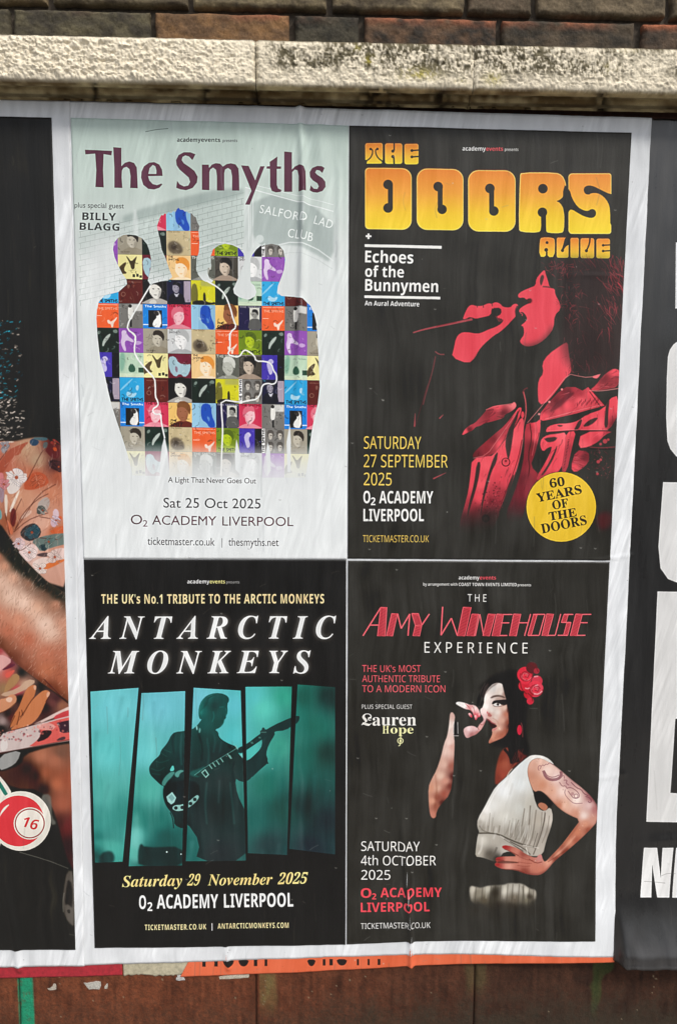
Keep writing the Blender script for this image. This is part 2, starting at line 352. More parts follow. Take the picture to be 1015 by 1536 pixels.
        R(0, 0, 1, 1, (182, 206, 182)); F([(0, 0), (.25, 0), (.2, .7), (0, .8)], (110, 160, 140), .7, soft=1); F([(.35, .6), (.5, .4), (.66, .6), (.64, .78), (.4, .8)], (44, 80, 62), .9); R(.78, .6, 1, .8, (44, 74, 58)); R(0, .84, 1, 1, (206, 220, 194), .8); T('The Smiths', .6, .95, .18, .07, (70, 96, 84), al=.7)
    elif t == 'A':
        R(0, 0, 1, 1, (120, 118, 114)); R(0, 0, .14, 1, (236, 236, 232))
        for a in (.38, .8):
            for b in (.26, .74):
                F([(a - .16, b - .2), (a + .14, b - .22), (a + .16, b + .12), (a - .12, b + .14)], (84, 80, 76)); F([(a - .1, b - .08), (a + .1, b - .08), (a + .08, b + .16), (a - .06, b + .2)], (196, 190, 180), .9); F([(a - .06, b), (a + .08, b), (a + .06, b + .04)], (50, 46, 44), .8)
        c.text('THE SMITHS', P(.12, .97), P(.12, .03), 3.6, (30, 30, 30), fat=.25)
    elif t == 'X':
        R(0, 0, 1, 1, (140, 184, 214)); R(0, 0, .3, 1, (150, 196, 222)); F([(.4, .06), (.62, 0), (.8, .1), (.82, .5), (.96, .8), (.95, 1), (.72, 1), (.6, .8), (.42, .7), (.36, .4)], (40, 78, 178), .95); F([(.6, .5), (.76, .6), (.7, .8)], (90, 140, 206), .8); T('The', .04, .14, .1, .06, (60, 100, 140))
    elif t == 'I':
        R(0, 0, 1, 1, (96, 98, 90)); bust(.55, .5, .28, (176, 178, 168), (206, 208, 200), (150, 152, 142)); grain(14, [(60, 62, 56), (210, 210, 200)], .6); T('THE SMITHS', .04, .96, .13, .11, (206, 208, 198), fat=.1)

def tile_detail(c, q, rng):
    q = np.array(q, float)
    for _ in range(9):
        u, v = rng.random(2) * .85 + .05; P = q[0] + (q[1] - q[0]) * u + (q[3] - q[0]) * v; L = rng.uniform(1.5, 5); an = rng.uniform(0, 6.28)
        k = (20, 18, 18) if rng.random() < .6 else (240, 238, 232)
        c.line([P, P + (math.cos(an) * L, math.sin(an) * L), P + (math.cos(an + .6) * L * 1.7, math.sin(an + .6) * L * 1.7)], rng.uniform(.5, 1.6), k, rng.uniform(.12, .4), .2)
    c.line([q[0], q[1]], .5, (30, 30, 30), .35, 0, 0)
def print_smyths():
    c = Print([(107.5, 178), (522.5, 189.5), (519.5, 838.5), (126.5, 837.5)], (222, 226, 226), 11)
    c.a[:] = vgrad([(170, (186, 204, 196)), (290, (194, 207, 201)), (360, (206, 213, 211)), (460, (216, 221, 221)), (840, (222, 226, 227))])(c.px, c.py)
    # pale brick hall behind the figures
    for k in range(2):
        pass
    c.poly([(118, 345), (205, 318), (312, 292), (368, 283), (368, 372), (300, 420), (118, 392)], (184, 196, 192), .75, 4)
    c.poly([(186, 322), (300, 290), (366, 281), (366, 296), (300, 308), (186, 338)], (152, 166, 162), .7, 2)
    for i in range(13):                                   # brick joints of the printed hall
        y0 = 332 + i * 8.6 + 5; y1 = 290 + i * 8.4
        c.line([(120, y0 + 12), (200, y0 - 6), (366, y1)], .9, (150, 162, 158), .8)
        n = 17
        for j in range(n):
            x = 122 + (j + .5 * (i % 2)) * 14.6; t = (x - 120) / 246.0
            yy = (y0 + 12) * (1 - t) + y1 * t - 3 * math.sin(math.pi * t)
            c.line([(x, yy), (x + .3, yy + 8)], .8, (152, 164, 160), .75)
    c.poly([(120, 360), (120, 470), (150, 470), (210, 350)], (222, 226, 226), .85, 12)
    c.poly([(200, 316), (207, 314), (209, 372), (202, 372)], (212, 219, 217), .7, .8)
    c.line([(300, 372), (330, 362), (366, 374)], 2.2, (214, 220, 219), .8); c.line([(300, 378), (330, 368), (366, 381)], 1, (176, 186, 184), .7)
    c.poly([(377, 284), (500, 318), (500, 398), (470, 380), (440, 366), (377, 372)], (162, 174, 171), .85, 1.2)
    c.poly([(366, 282), (377, 284), (379, 378), (368, 378)], (200, 208, 206), .8, .6)
    for a, b, w in (((368, 282), (500, 318), 1.6), ((372, 276), (500, 308), .9), ((380, 372), (380, 300), .9), ((374, 372), (373, 300), .9)):
        c.line([a, b], w, (222, 228, 227), .9)
    c.line([(418, 368), (440, 363), (470, 370), (500, 392)], 2, (218, 224, 223), .8); c.line([(418, 384), (440, 378), (470, 386), (498, 404)], 1.6, (190, 198, 197), .7)
    c.poly([(395, 380), (440, 372), (500, 400), (500, 640), (470, 640)], (216, 221, 221), .5, 10)
    for s_, a, b in (('SALFORD', (389, 320), (459, 334)), ('LAD', (470, 336), (497, 344)), ('CLUB', (431, 356), (468, 363))):
        c.text(s_, a, b, 12.5 if s_ != 'CLUB' else 13, (226, 232, 230), 1, bold=.012, track=1.1)
    c.disc((390, 359), 6, (206, 214, 212), .8, soft=.5); c.line([(382, 362), (392, 370), (398, 366)], 2, (206, 214, 212), .8)
    # tiles inside the four silhouettes
    o3, o4, o5, o6 = (130, 300, 5.342), (310, 300, 5.342), (130, 500, 5.342), (310, 500, 5.342)
    left = Z(*o3, [(300, 285), (255, 310), (225, 350), (218, 400), (230, 460), (255, 520), (290, 590), (325, 640), (330, 680), (300, 705), (262, 740), (150, 770), (105, 820), (90, 880), (85, 950), (95, 1100)]) + \
        Z(*o5, [(115, 200), (150, 320), (175, 440), (205, 570), (245, 700), (290, 830), (330, 960), (360, 1080), (375, 1150)])
    head1 = Z(*o3, [(520, 690), (495, 650), (505, 600), (517, 560), (522, 480), (510, 420), (490, 360), (450, 312), (400, 288), (345, 282)])
    body1 = left + [(330, 716), (330, 600), (235, 470), (226, 432)] + head1[0:]
    head2 = Z(*o3, [(510, 700), (540, 672), (600, 655), (655, 650), (690, 620), (660, 540), (635, 465), (605, 400), (592, 320), (578, 262), (568, 215), (590, 150), (603, 125), (618, 128), (628, 112), (645, 118), (660, 100), (680, 112), (700, 92), (715, 100), (728, 78), (740, 66), (752, 82), (775, 84), (790, 98), (808, 96), (822, 112), (845, 112), (862, 135), (880, 145), (888, 180), (908, 215), (900, 250), (907, 340), (903, 420), (885, 475), (880, 560), (895, 600), (930, 645), (1015, 690)])
    body2 = head2 + [(330, 470), (330, 716), (240, 716), (232, 560), (205, 500)]
    fig3 = Z(*o4, [(0, 655), (45, 665), (60, 640), (48, 600), (37, 520), (37, 450), (55, 400), (100, 367), (150, 355), (210, 365), (262, 390), (295, 430), (310, 480), (295, 530), (270, 590), (245, 650), (215, 715), (222, 752), (262, 782), (330, 802), (350, 797), (390, 772), (400, 740), (385, 690), (358, 668), (352, 640), (356, 590), (350, 560), (355, 520), (352, 480), (370, 440), (400, 400), (432, 372), (520, 354), (580, 368), (615, 410), (630, 480), (620, 560), (600, 620), (572, 690), (565, 745), (600, 772), (700, 780), (770, 795), (830, 850), (862, 920), (880, 1000), (886, 1100)]) + \
        Z(*o6, [(896, 200), (905, 430), (890, 560), (868, 650), (845, 760), (825, 900), (815, 1000), (800, 1100), (790, 1155), (-200, 1155), (-200, 300)])
    ear = Z(*o4, [(40, 540), (15, 548), (10, 590), (25, 630), (60, 650), (60, 560)])
    c.scope([body1, body2, fig3, ear], sm=0)
    xs0 = [141, 176.8, 213, 249.8, 286.4, 322.2, 356.8, 392.8, 427.6, 460.8, 496]; xs1 = [147, 182.4, 218.4, 254.4, 289, 325, 359.4, 393, 426.6, 460.6, 494]
    rows = ['  RX.    ', 'PEGSOH.ZA', ' YCLIQJP ', 'BMFDVGJBM', 'OKURXTNOKU', 'GPEWSOHGPE', 'ZJYCLIQZJY', 'DBMFGVADBM', 'KUR TXNRKUR', ' EGSOHZAEG', ' YCLIQWPY ']
    grid = {0: {1: 'E', 2: 'R', 3: 'X', 4: 'K', 5: 'H', 7: 'A'}, 1: {0: 'P', 1: 'E', 2: 'G', 3: 'S', 4: 'O', 5: 'H', 6: 'Z', 7: 'A'},
            2: {0: 'P', 1: 'Y', 2: 'C', 3: 'L', 4: 'I', 5: 'Q', 6: 'W', 7: 'P', 8: 'B'}, 3: dict(enumerate('BMFDVGJBMU')), 4: dict(enumerate('OKURXTNOKU')),
            5: dict(enumerate('GPEWSOHGPE')), 6: dict(enumerate('ZJYCLIQZJY')), 7: dict(enumerate('DBMFGVADBM')), 8: dict(enumerate('KURTXNRKUR')),
            9: dict(enumerate('IEGSOHZAEG')), 10: dict(enumerate('SYCLIQWPYY'))}
    for r in range(11):
        for k_, t in grid[r].items():
            def pt(i, j):
                y = 311 + j * 36.72; f = (y - 311) / 367.0; x = xs0[i] * (1 - f) + xs1[i] * f
                return (x, y + (x - 290) * .017 - .3)
            k2 = k_
            tile(c, [pt(k2, r), pt(k2 + 1, r), pt(k2 + 1, r + 1), pt(k2, r + 1)], t, c.rng); tile_detail(c, [pt(k2, r), pt(k2 + 1, r), pt(k2 + 1, r + 1), pt(k2, r + 1)], c.rng)
    c.scope(None)
    fade = lambda X, Y: np.stack([np.full_like(X, v) for v in (220, 224, 225)], -1)
    for y in np.linspace(664, 712, 15):                    # the figures dissolve into the paper
        c.poly([(140, y), (500, y + 5), (500, 735), (140, 730)], (220, 224, 225), .17, 3, 0)
    wht = (232, 234, 232)
    c.polys([Z(*o5, [(628, 825), (608, 900), (596, 990), (590, 1150), (668, 1150), (655, 960), (640, 880)]),
             Z(*o6, [(240, 845), (228, 960), (232, 1090), (280, 1140), (268, 960)]), Z(*o6, [(490, 870), (474, 960), (490, 1135), (515, 1100), (510, 950)]),
             Z(*o6, [(668, 720), (640, 870), (648, 1110), (672, 1110), (675, 870)])], (221, 225, 226), 1, .4)
    for o, p in ((o3, [(515, 690), (460, 780), (360, 950), (340, 985), (330, 1040), (400, 1085), (392, 1130)]), (o5, [(370, 0), (402, 30), (385, 130), (400, 190), (480, 290), (550, 360), (555, 430), (555, 510), (572, 540), (580, 578), (528, 610), (548, 650), (600, 645), (600, 700), (612, 760), (630, 840)]),
                 (o4, [(0, 650), (90, 700), (150, 760), (190, 860), (215, 960), (242, 1020), (190, 1060), (185, 1125)]), (o6, [(187, 0), (190, 130), (168, 172), (240, 192), (272, 180), (290, 145), (315, 132), (385, 180), (395, 225), (470, 225), (520, 245), (535, 300), (560, 330), (562, 390), (530, 412), (490, 400), (445, 415), (435, 480), (405, 530), (330, 540), (270, 555), (118, 530), (122, 640), (132, 760), (125, 900), (118, 1140)])):
        c.line(Z(*o, p), 2.3, wht, 1, .2)
    # title
    a, b = (100, 170, 4.614), (310, 170, 4.614); pl = (92, 54, 70)
    glyph = [Z(*a, g) for g in ([(133, 258), (320, 266), (315, 297), (262, 288), (258, 400), (263, 518), (206, 516), (212, 400), (204, 285), (136, 290)],
        [(328, 240), (384, 245), (384, 372), (410, 348), (440, 339), (472, 350), (490, 380), (494, 440), (497, 524), (445, 522), (448, 440), (440, 392), (420, 376), (398, 384), (388, 402), (386, 450), (391, 522), (336, 520), (336, 380)],
        [(895, 290), (874, 330), (850, 305), (825, 297), (805, 308), (800, 330), (815, 352), (850, 375), (888, 405), (910, 445), (905, 485), (875, 522), (830, 537), (790, 531), (762, 520), (768, 472), (785, 496), (815, 511), (845, 505), (858, 480), (848, 450), (820, 425), (785, 395), (765, 365), (761, 330), (778, 295), (815, 275), (860, 276)])]
    glyph += [Z(*b, g) for g in ([(-29, 362), (18, 362), (20, 385), (40, 362), (65, 352), (95, 355), (115, 375), (140, 358), (170, 352), (202, 360), (222, 388), (226, 440), (228, 540), (178, 540), (178, 440), (170, 398), (150, 384), (130, 395), (124, 420), (124, 540), (74, 540), (74, 440), (68, 398), (48, 382), (28, 395), (22, 415), (22, 538), (-29, 536)],
        [(240, 366), (292, 370), (338, 470), (372, 372), (402, 372), (350, 505), (300, 637), (268, 636), (312, 542), (275, 450)],
        [(437, 342), (490, 305), (488, 372), (516, 374), (514, 390), (486, 390), (486, 500), (495, 525), (518, 535), (515, 548), (480, 552), (452, 542), (440, 510), (439, 390), (415, 388), (417, 373), (438, 372)],
        [(537, 270), (590, 275), (590, 395), (612, 372), (640, 362), (672, 378), (684, 410), (686, 470), (687, 545), (636, 548), (637, 440), (628, 400), (610, 394), (592, 412), (592, 548), (537, 548)],
        [(815, 385), (800, 420), (780, 402), (760, 398), (750, 414), (765, 432), (800, 455), (820, 480), (822, 515), (800, 545), (765, 555), (735, 550), (712, 538), (720, 503), (740, 526), (765, 530), (775, 512), (765, 490), (735, 470), (715, 445), (712, 412), (730, 382), (765, 370), (795, 373)])]
    for g in glyph: c.poly(g, pl, .97, 0, 0)
    c.poly(Z(*a, [(668, 438), (664, 395), (645, 360), (610, 343), (575, 347), (540, 372), (523, 410), (520, 450), (535, 500), (570, 528), (610, 532), (645, 520), (666, 497), (660, 490), (630, 502), (600, 495), (577, 470), (568, 440)]), pl, .97, 0, 0, [Z(*a, [(570, 424), (578, 385), (600, 362), (618, 372), (626, 400), (625, 425)])])
    dk = (52, 48, 52)
    academy(c, 266.4, 302, 331, 334.5, 356.5, 214, 6.6, dk, dk, (100, 104, 104))
    c.text('plus special guest', (113.3, 312.3), (187, 313.5), 7.6, (70, 70, 72), ref='l')
    c.text('BILLY', (125, 330.8), (175, 331.8), 11.2, (34, 30, 32), bold=.035, track=1.05, f='sb'); c.text('BLAGG', (121, 345.7), (180, 347), 10.8, (34, 30, 32), bold=.035, track=1.05, f='sb')
    c.text('A Light That Never Goes Out', (253, 723.3), (384, 725), 8, (56, 54, 58), bold=.02)
    c.text('Sat 25 Oct 2025', (246, 761), (391, 762.5), 14.6, (56, 54, 60), bold=-.004)
    c.text('O', (197, 786), (214, 786.2), 14.2, pl, bold=.012); c.text('2', (215, 789.5), (222, 789.6), 9.5, pl, bold=.012)
    c.text('ACADEMY', (229, 786.5), (325, 787.8), 13.6, pl, bold=.014); c.text('LIVERPOOL', (334, 788), (440, 788.8), 13.6, pl, bold=.014)
    c.text('ticketmaster.co.uk', (222, 816.8), (322.5, 818), 9.2, (66, 66, 70), ref='t'); c.line([(333.5, 807), (333.5, 821)], .8, (80, 80, 84), sm=0)
    c.text('thesmyths.net', (343, 818), (418, 818.7), 9.2, (66, 66, 70), ref='t')
    c.line([(219, 199), (236, 195.5), (253, 194)], .8, (70, 80, 76), .8)
    return c.finish('print_smyths', False)

# ---- tribute poster with the red singer
def print_doors():
    c = Print([(523.5, 189.5), (945, 200.5), (913, 840), (521, 837.5)], INK, 12)
    a, b = (520, 190, 4.614), (730, 190, 4.614)
    big = vgrad([(250, (222, 128, 56)), (290, (232, 160, 66)), (320, (238, 196, 60)), (352, (240, 214, 62))])
    sml = lambda y0, y1: vgrad([(y0, (224, 128, 56)), ((y0 + y1) / 2, (234, 172, 66)), (y1, (240, 212, 62))])
    def rr(x0, y0, x1, y1, r0, r1=None, o=a, k=0.0):
        r1 = r0 if r1 is None else r1; P = []
        for cx, cy, r, s in ((x1 - r1, y0 + r1, r1, -90), (x1 - r1, y1 - r1, r1, 0), (x0 + r0, y1 - r0, r0, 90), (x0 + r0, y0 + r0, r0, 180)):
            for t in range(0, 91, 15): an = math.radians(s + t); P.append((cx + r * math.cos(an), cy + r * math.sin(an) + k * (cx + r * math.cos(an) - x0)))
        return Z(*o, P)
    def D(x, y, r, o=a, k=a[2]): c.disc((o[0] + x / k, o[1] + y / k), r / k, INK)
    def letter(p, col):
        q = [(x - .3, y - 1.2) for x, y in p]; c.poly(q, (120, 46, 26), .8, .6, 0); c.poly(p, (240, 214, 120), 1, 0, 0)
        m = np.mean(p, 0); c.poly([(m[0] + (x - m[0]) * .975, m[1] + (y - m[1]) * .98) for x, y in p], col, 1, .2, 0)
    letter(rr(125, 289, 446, 713, 26, 66, k=.02), big); letter(rr(480, 296, 803, 719, 72, k=.01), big); letter(rr(835, 305, 1162, 729, 72, k=.01), big)
    for (x0, y0), (x1, y1), s in (((283, 406), (283, 568), 299), ((628, 420), (655, 577), 642), ((985, 432), (1012, 588), 997)):
        D(x0, y0, 33); D(x1, y1, 33); c.poly(Z(*a, [(s - 17, y0 - 8), (s + 17, y0), (s + 17, y1), (s - 17, y1 + 4)]), INK, 1, 0, 0)
    letter(chaikin(Z(*b, [(222, 345), (232, 322), (470, 322), (515, 340), (540, 390), (540, 440), (520, 490), (495, 512), (470, 519), (500, 532), (525, 575), (530, 640), (527, 720), (512, 742), (415, 740), (402, 722), (402, 600), (366, 605), (369, 715), (352, 738), (230, 734), (213, 712)]), 1), big)
    D(381, 434, 33, b); D(378, 597, 33, b); c.poly(Z(*b, [(372, 590), (402, 590), (404, 745), (370, 745)]), INK, 1, 0, 0)
    letter(rr(558, 328, 853, 746, 26, 18, o=b, k=.0), big)
    c.poly(Z(*b, [(900, 475), (845, 473), (780, 442), (735, 418), (700, 410), (672, 418), (661, 440), (670, 468), (697, 477), (716, 464), (760, 464), (800, 488), (832, 530), (845, 580), (846, 700), (900, 700)]), INK, 1, .1, 1)
    c.poly(Z(*b, [(520, 400), (566, 440), (582, 500), (620, 560), (665, 585), (695, 588), (715, 572), (742, 580), (750, 606), (738, 630), (712, 637), (665, 625), (620, 600), (588, 580), (568, 578), (556, 600), (520, 620)]), INK, 1, .1, 1)
    # THE
    s = sml(216, 247); letter(rr(127, 120, 246, 261, 14), s); letter(rr(262, 123, 381, 264, 16), s); letter(rr(396, 126, 492, 267, 14), s)
    for p in ([(165, 160), (178, 168), (176, 195), (160, 225), (128, 246)], [(208, 160), (196, 168), (200, 195), (216, 225), (248, 248)]): c.line(Z(*a, p), 2.0, INK)
    D(163, 160, 9); D(210, 160, 9); c.poly(Z(*a, [(118, 232), (142, 238), (134, 266), (118, 266)]), INK, 1, 0, 0); c.poly(Z(*a, [(254, 240), (236, 240), (246, 268), (256, 268)]), INK, 1, 0, 0)
    c.line(Z(*a, [(325, 115), (325, 172)]), 2.2, INK); D(316, 176, 11); c.line(Z(*a, [(322, 212), (325, 270)]), 2.4, INK); D(316, 214, 11)
    for y in (172, 216): c.line(Z(*a, [(448, y), (500, y - 3)]), 2.2, INK); D(447, y, 10)
    # ALIVE
    s = sml(357, 388)
    letter(chaikin(Z(*b, [(372, 770), (450, 772), (464, 790), (462, 905), (415, 906), (414, 860), (402, 860), (400, 905), (356, 902), (360, 790)]), 1), s); D(410, 806, 10, b); D(404, 856, 13, b); c.line(Z(*b, [(407, 855), (407, 912)]), 2, INK)
    letter(rr(477, 772, 558, 910, 12, o=b), s); c.poly(Z(*b, [(536, 765), (570, 765), (570, 815), (556, 822), (536, 836), (520, 868), (508, 860), (520, 830)]), INK, 1, 0, 1); D(517, 860, 11, b)
    letter(rr(572, 774, 628, 911, 10, o=b), s); letter(rr(641, 776, 735, 913, 14, o=b), s); c.line(Z(*b, [(707, 768), (703, 815), (684, 858)]), 2.4, INK); D(682, 862, 11, b)
    letter(rr(751, 779, 844, 914, 14, o=b), s)
    for y in (824, 864): c.line(Z(*b, [(798, y), (850, y - 3)]), 2.0, INK); D(797, y, 9, b)
    w = (228, 228, 224); red = (206, 82, 88)
    academy(c, 692.5, 727.3, 753, 755.6, 776, 227, 6.8, w, red, w)
    c.poly([(548, 353.6), (556.5, 353.8), (556.5, 356.6), (548, 356.4)], w, sm=0); c.poly([(550.8, 351), (553.6, 351), (553.6, 359.4), (550.8, 359.4)], w, sm=0)
    for p in ([(122, 817), (653, 829), (652, 849), (122, 836)], [(120, 1170), (643, 1180), (643, 1198), (120, 1188)]): c.poly(Z(*a, p), w, 1, 0, 0)
    c.text('Echoes', (547, 394.2), (619, 396.2), 17.6, w, bold=.006, f='sb'); c.text('of the', (547, 415.8), (605, 417), 17.6, w, bold=.006, f='sb', ref='f')
    c.text('Bunnymen', (547, 436.8), (656, 439), 17.6, w, bold=.006, f='sb'); c.text('An Aural Adventure', (546.5, 458.8), (628, 460.3), 7.2, w, f='sb')
    # ---- singer
    R1 = (222, 78, 90); z3, z4, z7 = (600, 380, 2.9), (740, 370, 4.833), (600, 430, 5.639)
    mid = (150, 52, 60)
    c.poly(Z(*z3, [(725, 385), (700, 398), (640, 440), (613, 480), (620, 522), (598, 550), (594, 600), (600, 662), (640, 645), (735, 525), (742, 500), (728, 430)]), R1, 1, .5)
    c.poly(Z(*z4, [(365, 168), (335, 195), (303, 235), (298, 285), (260, 300), (200, 325), (170, 350), (177, 376), (215, 370), (232, 388), (248, 378), (270, 380), (268, 408), (245, 416), (225, 425), (200, 440), (180, 458), (180, 480), (205, 474), (228, 498), (238, 525), (225, 548), (190, 575), (212, 580), (216, 640), (195, 668), (183, 692), (215, 722), (262, 727), (330, 702), (390, 650), (430, 590), (435, 500), (482, 455), (470, 400), (440, 350), (437, 305), (400, 300), (385, 240), (372, 205)]), R1, 1, .35)
    c.poly(Z(*z4, [(420, 560), (440, 640), (330, 760), (180, 760), (190, 715), (260, 720), (350, 680), (400, 620)]), INK, .8, 4)
    c.poly(Z(*z4, [(345, 205), (362, 215), (350, 262), (338, 290), (328, 262), (332, 225)]), INK, .85, .5); c.line(Z(*z4, [(350, 292), (400, 296), (440, 306)]), 1.6, INK, .8, .4)
    c.disc((740 + 258 / 4.833, 370 + 395 / 4.833), 3.4, (90, 34, 36), .8, .8)
    c.line(Z(*z4, [(185, 480), (205, 492), (200, 505)]), 1.4, R1, .8, .3)
    c.poly(Z(*z7, [(524, 281), (533, 250), (545, 220), (570, 172), (600, 155), (640, 168), (690, 166), (740, 142), (768, 150), (800, 132), (838, 145), (862, 175), (925, 180), (945, 155), (968, 146), (992, 155), (985, 180), (968, 200), (975, 250), (940, 285), (895, 335), (830, 392), (790, 412), (700, 490), (655, 545), (630, 600), (570, 655), (430, 600), (450, 520), (465, 440), (500, 395), (550, 385), (650, 402), (700, 385), (740, 365), (800, 345), (850, 315), (870, 280), (800, 262), (852, 232), (846, 180), (765, 185), (762, 245), (690, 262), (630, 275), (600, 262), (572, 262), (556, 275)]), R1, 1, .35)
    c.line(Z(*z7, [(985, 165), (968, 205), (975, 250)]), 2.2, INK, .8, .4)
    for i in range(9): c.line(Z(*z7, [(800 + i * 9, 250 + i * 4), (830 + i * 5, 300 - i)]), .5, mid if i % 2 else R1, .7)
    c.poly(Z(*z7, [(560, 660), (640, 600), (660, 545), (600, 640)]), INK, .6, 1.5)
    c.line(Z(*z7, [(605, 278), (450, 312), (300, 342), (180, 368), (105, 392)]), 3.3, (196, 84, 92), .8, .5, w2=1.6); c.line(Z(*z7, [(470, 302), (300, 338)]), 1.4, (120, 50, 54), .7)
    c.line(Z(*z7, [(295, 590), (270, 720), (215, 900), (190, 1000)]), 1.5, (150, 66, 72), .6, .4); c.line(Z(*z7, [(292, 550), (325, 575), (370, 575)]), 1.6, (170, 80, 84), .7, .4)
    c.poly([(812, 396), (860, 384), (944, 392), (934, 560), (880, 566), (850, 550), (838, 520), (846, 450), (836, 420)], (56, 42, 42), .6, 6)
    for x, y in ((642, 158), (694, 160), (768, 146), (770, 190)): c.line(Z(*z7, [(x, y - 4), (x + 4, y + 22)]), 1.2, INK, .8, .3)
    # hair: curling strokes of dark red over the near black
    rg = random.Random(5)
    for (cx, cy, rx, ry, n, al) in ((835, 402, 16, 8, 30, .5), (848, 408, 22, 12, 20, .45), (857, 472, 10, 22, 26, .5), (862, 440, 14, 14, 16, .4), (884, 395, 16, 8, 18, .4), (925, 415, 16, 34, 90, .62), (915, 470, 10, 24, 34, .5), (893, 480, 26, 30, 26, .3), (842, 455, 10, 20, 16, .45), (895, 550, 20, 16, 16, .3), (905, 500, 10, 6, 6, .5), (860, 530, 16, 30, 14, .3), (855, 560, 8, 18, 12, .5)):
        for _ in range(int(n * 1.25)):
            x = cx + rg.gauss(0, rx * .6); y = cy + rg.gauss(0, ry * .6)
            if x > 936 or y < 391: continue
            an = math.radians(62 + rg.gauss(0, 22)) if cx > 880 else math.radians(110 + rg.gauss(0, 45)); L = rg.uniform(6, 26 if cx > 880 else 11); k = rg.uniform(-.5, .5)
            q = [(x + math.cos(an + k * t) * L * t, y + math.sin(an + k * t) * L * t) for t in (-.5, -.2, .2, .5)]
            f = rg.uniform(.5, 1); c.line(q, rg.uniform(.5, 1.6), (58 + 140 * f * f, 34 + 42 * f * f, 36 + 48 * f * f), min(1, al * rg.uniform(.6, 1.3)), .2, w2=.3)
    # jacket
    z5, J = (640, 560, 3.274), (640, 380, 3.328); rj = random.Random(21)
    def jp(L): return Z(*J, L)
    def ji(L): return [(*jp([(x, y)])[0], q) for x, y, q in L]
    B1, B2, MD, DK, BK = (226, 80, 92), (236, 96, 106), (168, 60, 70), (104, 42, 48), (56, 44, 44)
    def folds(shape, n, ang, sp, lo_=.3, hi=.75, lt=.35):
        c.scope(shape); P = np.array(shape); x0, y0 = P.min(0); x1, y1 = P.max(0)
        for _ in range(n):
            x, y = rj.uniform(x0, x1), rj.uniform(y0, y1); an = math.radians(ang + rj.gauss(0, sp)); L = rj.uniform(4, 20); k = rj.gauss(0, .35)
            q = [(x + math.cos(an + k * t) * L * t, y + math.sin(an + k * t) * L * t) for t in (-.5, 0, .5)]
            if rj.random() < 1 - lt: c.line(q, rj.uniform(.5, 2.0), rj.choice([(84, 36, 42), (120, 44, 52), (60, 34, 36)]), rj.uniform(lo_, hi), .4, w2=.2)
            else: c.line(q, rj.uniform(.4, 1.1), (244, 124, 130), rj.uniform(.25, .6), .3, w2=.2)
        c.scope(None)
    def part(L, col, n=20, ang=100, sp=14, soft=.35, lt=.35, sm=1, hi=.6):
        S = jp(L); c.poly(S, ji(col) if isinstance(col, list) else col, 1, soft, sm); folds(S, n, ang, sp, .2, hi, lt)
    # left collar and its worn edge
    part([(168, 912), (185, 880), (205, 862), (235, 848), (255, 828), (280, 800), (300, 775), (335, 760), (400, 757), (440, 744), (444, 768), (415, 792), (385, 805), (380, 822), (330, 838), (285, 848), (262, 862), (240, 866), (225, 885), (205, 892)], [(190, 890, B1), (230, 860, MD), (210, 880, DK), (300, 800, (128, 50, 56)), (350, 765, B1), (330, 810, MD), (380, 800, DK), (430, 752, (232, 120, 124)), (360, 825, (150, 58, 64))], 46, 150, 25, hi=.8)
    c.line(jp([(290, 782), (340, 762), (430, 750)]), 1.0, (224, 110, 114), .8, .3); c.disc(jp([(432, 750)])[0], 2.2, (232, 120, 124), .9, .4)
    part([(222, 1022), (232, 992), (262, 965), (330, 905), (385, 860), (440, 790), (456, 768), (472, 772), (455, 830), (425, 880), (372, 945), (325, 1012)], [(240, 1005, DK), (330, 930, (120, 46, 52)), (420, 850, MD), (460, 790, B1), (300, 980, (140, 54, 60)), (360, 950, B1)], 34, 125, 10, hi=.8)
    c.line(jp([(228, 1022), (295, 1008), (350, 930), (450, 790)]), .9, (216, 116, 118), .8, .25)
    # left front
    lf = [(222, 1024), (300, 1012), (325, 1010), (372, 948), (430, 880), (470, 812), (482, 840), (478, 900), (470, 960), (458, 1020), (440, 1090), (412, 1170), (385, 1240), (350, 1320), (320, 1390), (165, 1400), (160, 1340), (185, 1260), (205, 1180), (215, 1100)]
    part(lf, [(235, 1060, B1), (225, 1140, B1), (290, 1060, B2), (270, 1150, B2), (260, 1220, B1), (340, 1080, B1), (360, 1120, (214, 72, 84)), (340, 1180, MD), (400, 1000, B1), (440, 920, B2), (430, 1040, B1), (200, 1260, MD), (250, 1300, (130, 46, 54)), (320, 1240, (124, 46, 54)), (300, 1310, (84, 42, 46)), (190, 1330, (110, 40, 48)), (170, 1400, BK), (300, 1390, BK), (380, 1200, (150, 54, 62)), (240, 1390, (62, 44, 44)), (400, 1140, (206, 70, 82))], 90, 104, 9, .5, .35)
    for L in ([(246, 1042), (266, 1040), (258, 1110), (238, 1190), (212, 1270), (196, 1330), (205, 1250), (232, 1150)], [(330, 1015), (352, 985), (345, 1040), (318, 1090), (300, 1160), (278, 1240), (262, 1330), (272, 1220), (296, 1120)], [(455, 775), (450, 820), (432, 860), (425, 920), (412, 1000), (402, 1035), (394, 1000), (386, 950), (398, 890), (430, 830)],
              [(436, 1090), (418, 1160), (395, 1230), (362, 1310), (352, 1300), (384, 1220), (408, 1140)]): c.poly(jp(L), INK, .92, .55)
    c.line(jp([(470, 930), (455, 1010), (430, 1090), (398, 1170), (365, 1250)]), 1.0, (90, 34, 40), .9, .25); c.line(jp([(478, 920), (463, 1010), (440, 1092)]), .7, (240, 130, 134), .6, .2)
